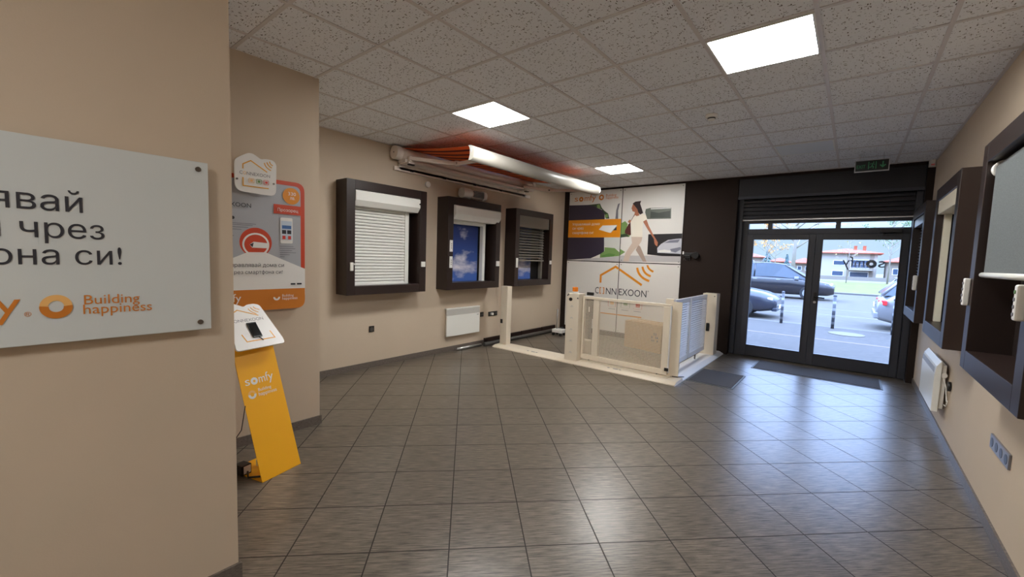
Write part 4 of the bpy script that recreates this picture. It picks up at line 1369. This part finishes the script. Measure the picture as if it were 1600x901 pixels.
# right convector heater
t = thing('wall_heater', (.68, 5.7, .25), 'white panel heater low on the right wall under the dark boxes', 'heater')
b = MB().prism([(x, 5.30, z) for x, z in ((.635, .265), (.635, .60), (.645, .68), (.672, .725), (.680, .725), (.680, .265))], (0, .85, 0), M_WHITE)
b.build('front_panel', t, .004)
MB().box(.680, .715, 5.33, 6.12, .29, .69, M_WHITEPL).build('rear_case', t, .006)
MB().box(.715, .735, 5.45, 6.0, .40, .60, M_DKGREY).build('wall_bracket', t)
b = MB()
for k in range(6):
    b.box(.6335, .6355, 5.33 + .0, 6.12, .615 + k * .009, .619 + k * .009, M_PRGREY)
b.build('air_grille', t)
MB().cyl((.70, 5.315, .60), (.70, 5.33, .60), .022, M_WHITEPL).build('thermostat_knob', t)
MB().tube([(.70, 5.325, .58), (.715, 5.29, .50), (.72, 5.26, .42), (.722, 5.24, .38), (.724, 5.22, .40), (.722, 5.25, .34), (.715, 5.30, .34)], .004, M_WHITEPL, 8).build('power_cord', t)
def socket(wall_x, s, y0, y1, z0, z1, n, label, m_=M_BLACK, inner=M_DKGREY):
    t = thing('wall_socket', (wall_x, (y0 + y1) / 2, z0), label, 'socket')
    a, c = sorted((wall_x, wall_x + s * .012))
    MB().box(a, c, y0, y1, z0, z1, m_).build('face_plate', t, .003)
    wd = (y1 - y0) / n
    for k in range(n):
        yc = y0 + wd * (k + .5)
        MB().cyl((wall_x + s * .0115, yc, (z0 + z1) / 2), (wall_x + s * .0135, yc, (z0 + z1) / 2), min(wd, z1 - z0) * .33, inner, 18).build('outlet', t)
    return t
socket(XL, 1, 3.075, 3.150, .475, .555, 1, 'single black wall socket below the white shutter box')
socket(XL, 1, 5.205, 5.280, .485, .565, 1, 'single black wall socket right beside the left heater')
t = socket(XL, 1, 5.41, 5.64, .475, .555, 3, 'triple black wall socket next to the first gate post')
MB().box(XL + .012, XL + .05, 5.46, 5.50, .495, .535, M_WHITEPL).build('plug', t, .004)
t = socket(XR, -1, 3.40, 3.79, .475, .56, 4, 'grey four gang socket strip low on the right wall', mat('grey_metal_plate', (120, 118, 122), .35), M_BLACK)
t = thing('wall_socket', (XR, 5.21, .48), 'round black socket beside the right heater', 'socket')
MB().cyl((XR, 5.21, .53), (XR - .022, 5.21, .53), .042, M_BLACK, 24).build('body', t, .004)
MB().cyl((XR - .022, 5.21, .53), (XR - .024, 5.21, .53), .028, M_DKGREY, 24).build('outlet', t)
# motion sensor top right corner
t = thing('motion_sensor', (.69, 7.72, 2.87), 'small white motion sensor in the corner above the entrance', 'sensor')
MB().prism([(.662, 7.75, z) for z in (2.87,)] + [(.732, 7.75, 2.87), (.732, 7.70, 2.88), (.718, 7.685, 2.88), (.676, 7.685, 2.88), (.662, 7.70, 2.88)], (0, 0, .078), M_WHITEPL).build('body', t, .004)
MB().box(.680, .714, 7.682, 7.686, 2.885, 2.905, mat('sensor_red_lens', (232, 120, 120), .3)).build('lens', t)
# exit sign
t = thing('exit_sign', (.082, 6.9, 2.73), 'dark green exit sign with a running figure hanging from the ceiling', 'exit sign')
M_SIGNALU = mat('sign_frame_grey', (186, 186, 186), .35, .3)
zs0, zs1, xs0, xs1 = 2.730, 2.873, -.083, .248
b = MB()
b.box(xs0, xs1, 6.895, 6.92, zs0, zs0 + .012, M_SIGNALU); b.box(xs0, xs1, 6.895, 6.92, zs1 - .006, zs1, M_SIGNALU)
b.box(xs0, xs0 + .009, 6.895, 6.92, zs0 + .012, zs1 - .006, M_SIGNALU); b.box(xs1 - .009, xs1, 6.895, 6.92, zs0 + .012, zs1 - .006, M_SIGNALU)
b.build('frame', t)
MB().box(xs0 + .009, xs1 - .009, 6.90, 6.915, zs0 + .012, zs1 - .006, mat('exit_dark_green', (10, 26, 18), .3)).build('face', t)
ep = XZ(6.90)
M_EXG = mat('exit_sign_green', (72, 156, 106), .5)
lettering(t, ep, [('EXIT', -.062, .022, 2.775, M_EXG, dict(h=.001, height=.042))])
art('pictogram', t, ep, [
    (rect(.048, 2.762, .056, 2.852), M_EXG), (rect(.118, 2.762, .126, 2.852), M_EXG),
    (disc(.098, 2.842, .007, 14), M_EXG),
    (stroke([(.062, 2.822), (.076, 2.826), (.094, 2.826), (.110, 2.814)], .006), M_EXG),
    (stroke([(.092, 2.828), (.084, 2.800), (.098, 2.790), (.096, 2.768)], .008), M_EXG),
    (stroke([(.084, 2.802), (.078, 2.786), (.060, 2.782)], .007), M_EXG),
    (stroke([(.186, 2.848), (.186, 2.790)], .012), M_EXG),
    (stroke([(.160, 2.806), (.186, 2.780), (.212, 2.806)], .013), M_EXG)], h0=.0006)
for x in (-.045, -.03, .19):
    MB().tube([(x, 6.907, zs1), (x, 6.907, CEIL)], .0025, M_SIGNALU, 6).build('hanger', t)

# ================================================================== OUTSIDE
ZG = -.10
M_PAVE = two_tone('grey_block_paving', (46, 42, 38), (72, 66, 60), 14, .9, (1, 3, 1))
M_ROAD = two_tone('pale_asphalt', (72, 66, 58), (80, 74, 66), 3, .9)
M_VERGE = two_tone('verge_turf', (74, 82, 16), (104, 100, 36), 1.6, .95, (.6, 1.6, 1))
M_KERB = mat('kerb_stone', (88, 85, 82), .9)
struct(MB().box(-9, 8, 8.05, 14.3, -.4, ZG, M_PAVE).build('pavement', loc=(0, 0, 0)))
struct(MB().box(-9, 8, 8.05, 8.5, ZG, -.02, mat('pale_stone_step', (100, 98, 94), .8)).build('door_step', loc=(0, 0, 0)))
struct(MB().box(-60, 40, 14.3, 33.6, -.5, ZG - .06, M_ROAD).build('road', loc=(0, 0, 0)))
struct(MB().box(-9, 8, 14.25, 14.4, -.5, ZG + .002, M_KERB).build('kerb', loc=(0, 0, 0)))
struct(MB().box(-60, 40, 33.5, 34.0, -.5, ZG + .03, M_KERB).build('kerb', loc=(0, 0, 0)))
struct(MB().box(-60, 60, 34.0, 62, -.5, ZG, M_VERGE).build('verge', loc=(0, 0, 0)))
struct(MB().box(-90, 80, 62, 160, -.6, ZG - .02, mat('far_pavement', (98, 92, 82), .9)).build('far_ground', loc=(0, 0, 0)))
b = MB()
b.box(-20, 12, 18.4, 18.52, ZG - .06, ZG - .056, mat('worn_road_paint', (104, 100, 94), .8))
b.box(-20, 12, 20.9, 21.02, ZG - .06, ZG - .056, mat('worn_road_paint', (104, 100, 94), .8))
struct(b.build('road_marking', loc=(0, 0, ZG - .06)))
b = MB().box(-9, 8, 11.62, 11.74, ZG, ZG + .003, mat('reddish_paver_strip', (98, 84, 80), .9))
struct(b.build('paver_strip', loc=(0, 0, ZG)))
o = MB().loft([[(-.02 + .36 * math.cos(q), 13.1 + .36 * math.sin(q), z) for q in [2 * PI * k / 32 for k in range(32)]] for z in (ZG, ZG + .012)], mat('manhole_iron', (84, 78, 68), .7)).build('manhole_cover')
tag(o, 'round pale manhole cover in the pavement outside the door', 'manhole cover')
M_BOLL = striped('bollard_paint', (58, 60, 66), (112, 112, 114), 'Z', 5.5, .5, .62)
for x, y, lb in ((-1.48, 14.0, 'slim striped bollard outside, seen through the left door leaf'), (-.32, 14.0, 'slim striped bollard outside, beyond the door handle'), (.87, 14.0, 'slim striped bollard outside, next to the parked silver car')):
    t = thing('bollard', (x, y, ZG), lb, 'bollard', 'bollards along the pavement')
    MB().cyl((x, y, ZG), (x, y, ZG + .86), .036, M_BOLL, 16).build('pole', t)
    MB().ball((x, y, ZG + .87), .042, M_ANTH, 8).build('cap', t)

# cars
M_TYRE = mat('tyre_rubber', (34, 34, 36), .8)
M_RIM = mat('alloy_rim', (170, 172, 178), .35, .6)
M_CARGLASS = mat('tinted_car_glass', (60, 72, 84), .08)
M_HEAD = mat('headlamp_glass', (226, 232, 240), .15)
M_TAIL = mat('tail_lamp_red', (206, 44, 48), .25)
def sect(x, zl, zh, w, r=.10):
    r = min(r, (zh - zl) * .4)
    return [(x, -w * .90, zl), (x, -w, zl + r), (x, -w, zh - r * 1.3), (x, -w * .93, zh), (x, w * .93, zh), (x, w, zh - r * 1.3), (x, w, zl + r), (x, w * .90, zl)]
def car(name, loc, label, paint, body, cabin, roof, wheels, wr, dirx=1, cat='car'):
    """body/cabin stations run from the rear (x=0) to the front; dirx=+1 faces +x"""
    t = thing(name, loc, label, cat)
    def W(p): return V((loc[0] + dirx * p[0], loc[1] + p[1], loc[2] + p[2]))
    hw = max(s[3] for s in body)
    b = MB().loft([[W(p) for p in sect(*s)] for s in body], paint); b.build('body', t)
    b = MB().loft([[W(p) for p in ((x, -wb, zb), (x, -wr_, zr), (x, wr_, zr), (x, wb, zb))] for x, zb, zr, wb, wr_ in cabin], M_CARGLASS, smooth=False); b.build('windows', t)
    b = MB().loft([[W(p) for p in ((x, -wr_, zr - .015), (x, -wr_ * .85, zr + .03), (x, wr_ * .85, zr + .03), (x, wr_, zr - .015))] for x, zr, wr_ in roof], paint); b.build('roof', t)
    b = MB()
    for s in (-1, 1):
        for (x0_, z0_, x1_, z1_, w0, w1) in [(cabin[0][0], cabin[0][1], cabin[1][0], cabin[1][2], cabin[0][3], cabin[1][4]), (cabin[-1][0], cabin[-1][1], cabin[-2][0], cabin[-2][2], cabin[-1][3], cabin[-2][4]),
                                             ((cabin[1][0] + cabin[-2][0]) / 2, cabin[1][1], (cabin[1][0] + cabin[-2][0]) / 2, cabin[1][2], cabin[1][3], cabin[1][4])]:
            b.tube([W((x0_, s * (w0 + .004), z0_)), W((x1_, s * (w1 + .004), z1_))], .035, paint, 6)
    b.build('pillars', t)
    for x in wheels:
        for s in (-1, 1):
            wl = MB().cyl(W((x, s * (hw - .20), wr)), W((x, s * (hw + .005), wr)), wr, M_TYRE, 24).build('wheel', t, .02)
            MB().cyl(W((x, s * (hw + .004), wr)), W((x, s * (hw + .012), wr)), wr * .64, M_RIM, 20).build('rim', wl)
    return t, W
ZR = ZG - .06
# parked dark saloon, only its front is in view
t, W = car('parked_car', (-6.45, 15.95, ZR), 'dark blue parked car showing only its front, left of the first bollard', mat('dark_blue_paint', (36, 40, 52), .25, coat=.5),
    [(0, .35, .80, .70), (.25, .22, .92, .84), (1.2, .20, .95, .88), (2.7, .20, .95, .89), (3.6, .20, .90, .88), (4.25, .22, .80, .84), (4.55, .27, .70, .72), (4.68, .35, .60, .62)],
    [(.55, .92, .94, .80, .78), (1.35, .93, 1.40, .82, .62), (2.7, .93, 1.42, .83, .64), (3.45, .90, .92, .82, .78)], [(1.3, 1.38, .62), (2.0, 1.43, .65), (2.75, 1.40, .64)], (.95, 3.75), .32)
for s in (-1, 1):
    MB().obox(W((4.50, s * .60, .60)), V((.07, s * -.03, 0)), V((0, .13, 0)), V((0, 0, .075)), M_HEAD).build('headlamp', t, .02)
b = MB()
for k in range(5):
    b.obox(W((4.64, 0, .44 + k * .04)), V((.03, 0, 0)), V((0, .36, 0)), V((0, 0, .012)), M_RIM)
b.build('grille', t)
MB().obox(W((4.62, 0, .30)), V((.07, 0, 0)), V((0, .66, 0)), V((0, 0, .055)), mat('bumper_blue', (44, 50, 62), .35)).build('bumper', t, .02)
MB().obox(W((4.70, 0, .36)), V((.008, 0, 0)), V((0, .26, 0)), V((0, 0, .055)), M_PRWHITE).build('number_plate', t)
# moving people carrier
t, W = car('people_carrier', (-5.75, 26.6, ZR), 'black people carrier driving past on the road behind the bollards', mat('black_blue_paint', (30, 30, 36), .2, coat=.5),
    [(0, .40, .95, .84), (.15, .25, 1.10, .94), (1.5, .22, 1.12, .96), (3.3, .22, 1.08, .96), (4.2, .23, .98, .94), (4.85, .26, .86, .88), (5.1, .34, .72, .76)],
    [(.05, 1.08, 1.12, .90, .86), (.30, 1.09, 1.74, .91, .76), (2.5, 1.09, 1.78, .92, .78), (3.0, 1.08, 1.72, .92, .76), (4.15, .98, 1.02, .90, .84)], [(.22, 1.70, .76), (1.2, 1.80, .78), (2.5, 1.79, .78), (3.05, 1.71, .76)], (.95, 4.05), .34)
for s in (-1, 1):
    MB().obox(W((4.86, s * .70, .76)), V((.14, s * -.05, 0)), V((0, .12, 0)), V((0, 0, .07)), M_HEAD).build('headlamp', t, .02)
MB().obox(W((3.55, -1.02, 1.08)), V((.09, 0, 0)), V((0, .06, 0)), V((0, 0, .06)), M_RIM).build('wing_mirror', t, .02)
b = MB()
b.obox(W((1.9, -.965, .98)), V((1.5, 0, 0)), V((0, .008, 0)), V((0, 0, .015)), M_RIM); b.build('side_trim', t)
b = MB()
for xx in (1.7, 2.75):
    b.obox(W((xx, -.975, .95)), V((.09, 0, 0)), V((0, .015, 0)), V((0, 0, .018)), M_RIM)
b.build('door_handle', t)
# silver car, rear end in view
t, W = car('parked_car', (.56, 16.1, ZR), 'silver parked car showing its rear corner at the edge of the door glass', mat('silver_paint', (134, 134, 136), .25, .35, coat=.4),
    [(0, .36, .62, .70), (.08, .28, .86, .82), (.35, .22, .98, .87), (1.6, .20, .98, .89), (3.2, .20, .95, .88), (3.9, .24, .84, .80), (4.25, .34, .66, .64)],
    [(.10, .96, 1.0, .80, .74), (.50, .97, 1.44, .82, .66), (2.0, .97, 1.50, .83, .66), (3.2, .94, .97, .82, .76)], [(.38, 1.42, .66), (1.2, 1.51, .68), (2.1, 1.49, .66)], (.85, 3.35), .32)
for s in (-1, 1):
    MB().obox(W((.13, s * .73, .76)), V((.08, s * .09, 0)), V((-.01, .11, 0)), V((0, 0, .07)), M_TAIL).build('tail_lamp', t, .02)
MB().obox(W((.03, 0, .40)), V((.07, 0, 0)), V((0, .78, 0)), V((0, 0, .085)), mat('silver_bumper', (126, 126, 128), .35)).build('bumper', t, .03)
MB().obox(W((-.02, 0, .66)), V((.008, 0, 0)), V((0, .26, 0)), V((0, 0, .055)), M_PRWHITE).build('number_plate', t)
MB().tube([W((.55, -.45, .26)), W((.40, -.45, .20))], .04, M_DKGREY, 10).build('exhaust', t)

# houses across the road
M_RENDER = mat('white_house_render', (168, 160, 150), .9)
M_RENDER2 = mat('beige_house_render', (140, 128, 114), .9)
M_ROOF = two_tone('red_roof_tile', (146, 70, 48), (166, 88, 64), 2, .9)
M_WIN = mat('house_window_glass', (62, 76, 96), .15)
def house(x0, x1, y0, y1, h, rh, label, wins, balcony=None, m_=M_RENDER):
    t = thing('house', ((x0 + x1) / 2, (y0 + y1) / 2, ZG - .02), label, 'house')
    z0 = ZG - .02
    MB().box(x0, x1, y0, y1, z0, h, m_).build('walls', t)
    ov = .7
    xm0, xm1, ym = x0 + (y1 - y0) * .45, x1 - (y1 - y0) * .45, (y0 + y1) / 2
    if xm1 < xm0: xm0 = xm1 = (x0 + x1) / 2
    MB().add([(x0 - ov, y0 - ov, h), (x1 + ov, y0 - ov, h), (x1 + ov, y1 + ov, h), (x0 - ov, y1 + ov, h), (xm0, ym, h + rh), (xm1, ym, h + rh),
              (x0 - ov, y0 - ov, h + .12), (x1 + ov, y0 - ov, h + .12), (x1 + ov, y1 + ov, h + .12), (x0 - ov, y1 + ov, h + .12)],
             [(3, 2, 1, 0), (0, 1, 7, 6), (1, 2, 8, 7), (2, 3, 9, 8), (3, 0, 6, 9), (6, 7, 5, 4), (7, 8, 5), (8, 9, 4, 5), (9, 6, 4)], M_ROOF).build('roof', t)
    for (a, c, wz0, wz1) in wins:
        w_ = MB()
        w_.box(a, c, y0 - .06, y0 + .02, wz0, wz1, M_PRWHITE)
        w_ = w_.build('window', t)
        MB().box(a + .08, c - .08, y0 - .08, y0 - .05, wz0 + .08, wz1 - .08, M_WIN).build('pane', w_)
    if balcony:
        a, c, z = balcony
        o = MB().box(a, c, y0 - 1.2, y0, z, z + .15, M_RENDER).build('balcony', t)
        b = MB()
        x = a
        while x <= c:
            b.box(x, x + .05, y0 - 1.2, y0 - 1.15, z + .15, z + 1.0, M_RENDER2); x += .35
        b.box(a, c, y0 - 1.22, y0 - 1.13, z + .95, z + 1.05, M_RENDER2)
        b.build('railing', o)
    return t
t = house(-4.8, 2.9, 90, 99, 3.85, 1.0, 'white two storey house with a red roof seen through the right door leaf',
      [(-2.75, -1.15, 1.85, 2.68), (-2.85, -1.25, .05, .95), (-.45, 1.95, 1.45, 2.85), (-.5, 1.95, -.05, .85)], (-.6, 2.4, 1.12))
MB().box(-.9, -.5, 89.95, 90, -.1, 3.8, M_RENDER2).build('pilaster', t)
MB().box(1.98, 2.5, 89.95, 90, -.1, 3.8, M_RENDER2).build('pilaster', t)
for xx in (-.2, 1.0):
    MB().box(xx, xx + .45, 93, 93.5, 4.2, 5.25, M_ROOF).build('chimney', t)
house(4.0, 13, 86, 94, 2.5, 1.6, 'low house with a red roof behind the silver car', [(4.6, 5.3, .6, 1.6), (7.5, 8.6, .6, 1.6)], None, M_RENDER2)
house(-22, -15.2, 100, 108, 3.0, 1.3, 'grey two storey house far behind the orange autumn tree', [(-20.5, -19, 1.2, 2.4), (-17.4, -16.2, 1.2, 2.4)], None, M_RENDER2)
house(-13.6, -10.9, 104, 107, 2.2, .9, 'small red roofed house between the slim tree and the small conifer', [(-13.0, -12.3, .9, 1.7)], None, M_RENDER2)
house(-8.9, -5.9, 95, 101, 2.0, 1.1, 'low red roofed house behind the thick bare tree', [(-8.2, -7.5, .7, 1.5), (-7.0, -6.4, .7, 1.5)], None, M_RENDER2)
o = MB().box(-30, 30, 70, 70.1, ZG - .02, .35, mat('garden_wall_pale', (130, 122, 110), .9)).build('garden_wall')
struct(o)

# trees
M_BARK = mat('pale_bark', (150, 140, 132), .9)
def tree(loc, h, spread, nleaf, leafcol, label, seed, tk=.010):
    rnd = random.Random(seed)
    t = thing('street_tree', loc, label, 'tree', None)
    b = MB()
    x, y, z = loc
    b.tube([(x, y, z), (x + .05 * h * .2, y, z + h * .45), (x + .02 * h, y, z + h)], [h * tk, h * tk * .7, h * tk * .25], M_BARK, 7)
    tips = []
    for k in range(16):
        f = .30 + .65 * k / 16
        q = rnd.uniform(0, 2 * PI)
        L = spread * (1.15 - .75 * f) * rnd.uniform(.8, 1.15)
        p0 = V((x, y, z + h * f))
        p1 = p0 + V((math.cos(q) * L * .55, math.sin(q) * L * .55, L * .45))
        p2 = p0 + V((math.cos(q) * L, math.sin(q) * L, L * rnd.uniform(.5, .9)))
        b.tube([p0, p1, p2], [h * tk * .4, h * tk * .25, h * tk * .12], M_BARK, 5)
        for s in range(3):
            q2 = q + rnd.uniform(-1, 1)
            p3 = p1 + V((math.cos(q2), math.sin(q2), .6)) * L * .45
            b.tube([p1, p3], [h * tk * .2, h * tk * .1], M_BARK, 4)
            tips.append((p1, p3))
        tips.append((p1, p2))
    b.build('trunk', t)
    b = MB()
    for k in range(nleaf):
        a, c = rnd.choice(tips)
        p = a.lerp(c, rnd.uniform(.2, 1.1)) + V((rnd.gauss(0, .14), rnd.gauss(0, .14), rnd.gauss(0, .14))) * spread * .35
        u = V((rnd.gauss(0, 1), rnd.gauss(0, 1), rnd.gauss(0, 1))).normalized() * rnd.uniform(.06, .14)
        v_ = u.cross(V((rnd.gauss(0, 1), rnd.gauss(0, 1), rnd.gauss(0, 1)))).normalized() * u.length * .7
        b.add([p - u, p - v_ * .8, p + u, p + v_ * .8], [(0, 1, 2, 3)], leafcol)
    if nleaf:
        b.build('foliage', t)
M_LEAFY = mat('autumn_yellow_leaves', (206, 184, 120), .8)
M_LEAFG = mat('dull_green_leaves', (140, 160, 130), .8)
M_LEAFO = mat('autumn_orange_leaves', (214, 160, 84), .8)
tree((-9.2, 66, ZG), 7.6, 2.4, 900, M_LEAFO, 'orange autumn tree beyond the road, seen through the left door leaf', 3, .009)
tree((-7.5, 60, ZG), 8.0, 2.6, 260, M_LEAFO, 'nearly bare slim tree right of the orange autumn tree', 5, .008)
tree((-4.7, 50, ZG), 9.5, 3.2, 120, M_LEAFY, 'tall bare thick tree behind the people carrier near the door post', 8, .022)
tree((-.5, 56, ZG), 6.5, 1.2, 40, M_LEAFY, 'thin young tree in front of the white house', 11, .006)
tree((2.9, 60, ZG), 8.6, 3.4, 1300, M_LEAFG, 'leafy pale green tree beside the white house', 13, .010)
def conifer(loc, h, r, label, seed):
    rnd = random.Random(seed)
    t = thing('conifer', loc, label, 'tree')
    x, y, z = loc
    MB().tube([(x, y, z), (x, y, z + h)], [h * .03, h * .005], M_BARK, 6).build('trunk', t)
    b = MB()
    m_ = mat('conifer_green', (96, 122, 122), .9)
    for k in range(420):
        f = rnd.uniform(.06, 1)
        q = rnd.uniform(0, 2 * PI); rr = r * (1 - f) * rnd.uniform(.4, 1.0)
        p = V((x + math.cos(q) * rr, y + math.sin(q) * rr, z + h * f))
        u = V((math.cos(q), math.sin(q), -.5)).normalized() * .28
        v_ = u.cross(V((0, 0, 1))).normalized() * .10
        b.add([p - u, p - v_, p + u, p + v_], [(0, 1, 2, 3)], m_)
    b.build('foliage', t)
conifer((-10.5, 76, ZG), 3.9, 1.7, 'blue green conifer below the orange autumn tree', 21)
conifer((-8.25, 79, ZG), 3.3, .9, 'small blue green conifer between the slim and the thick bare tree', 22)

for o in list(bpy.data.objects):
    if 'w' in o: del o['w']
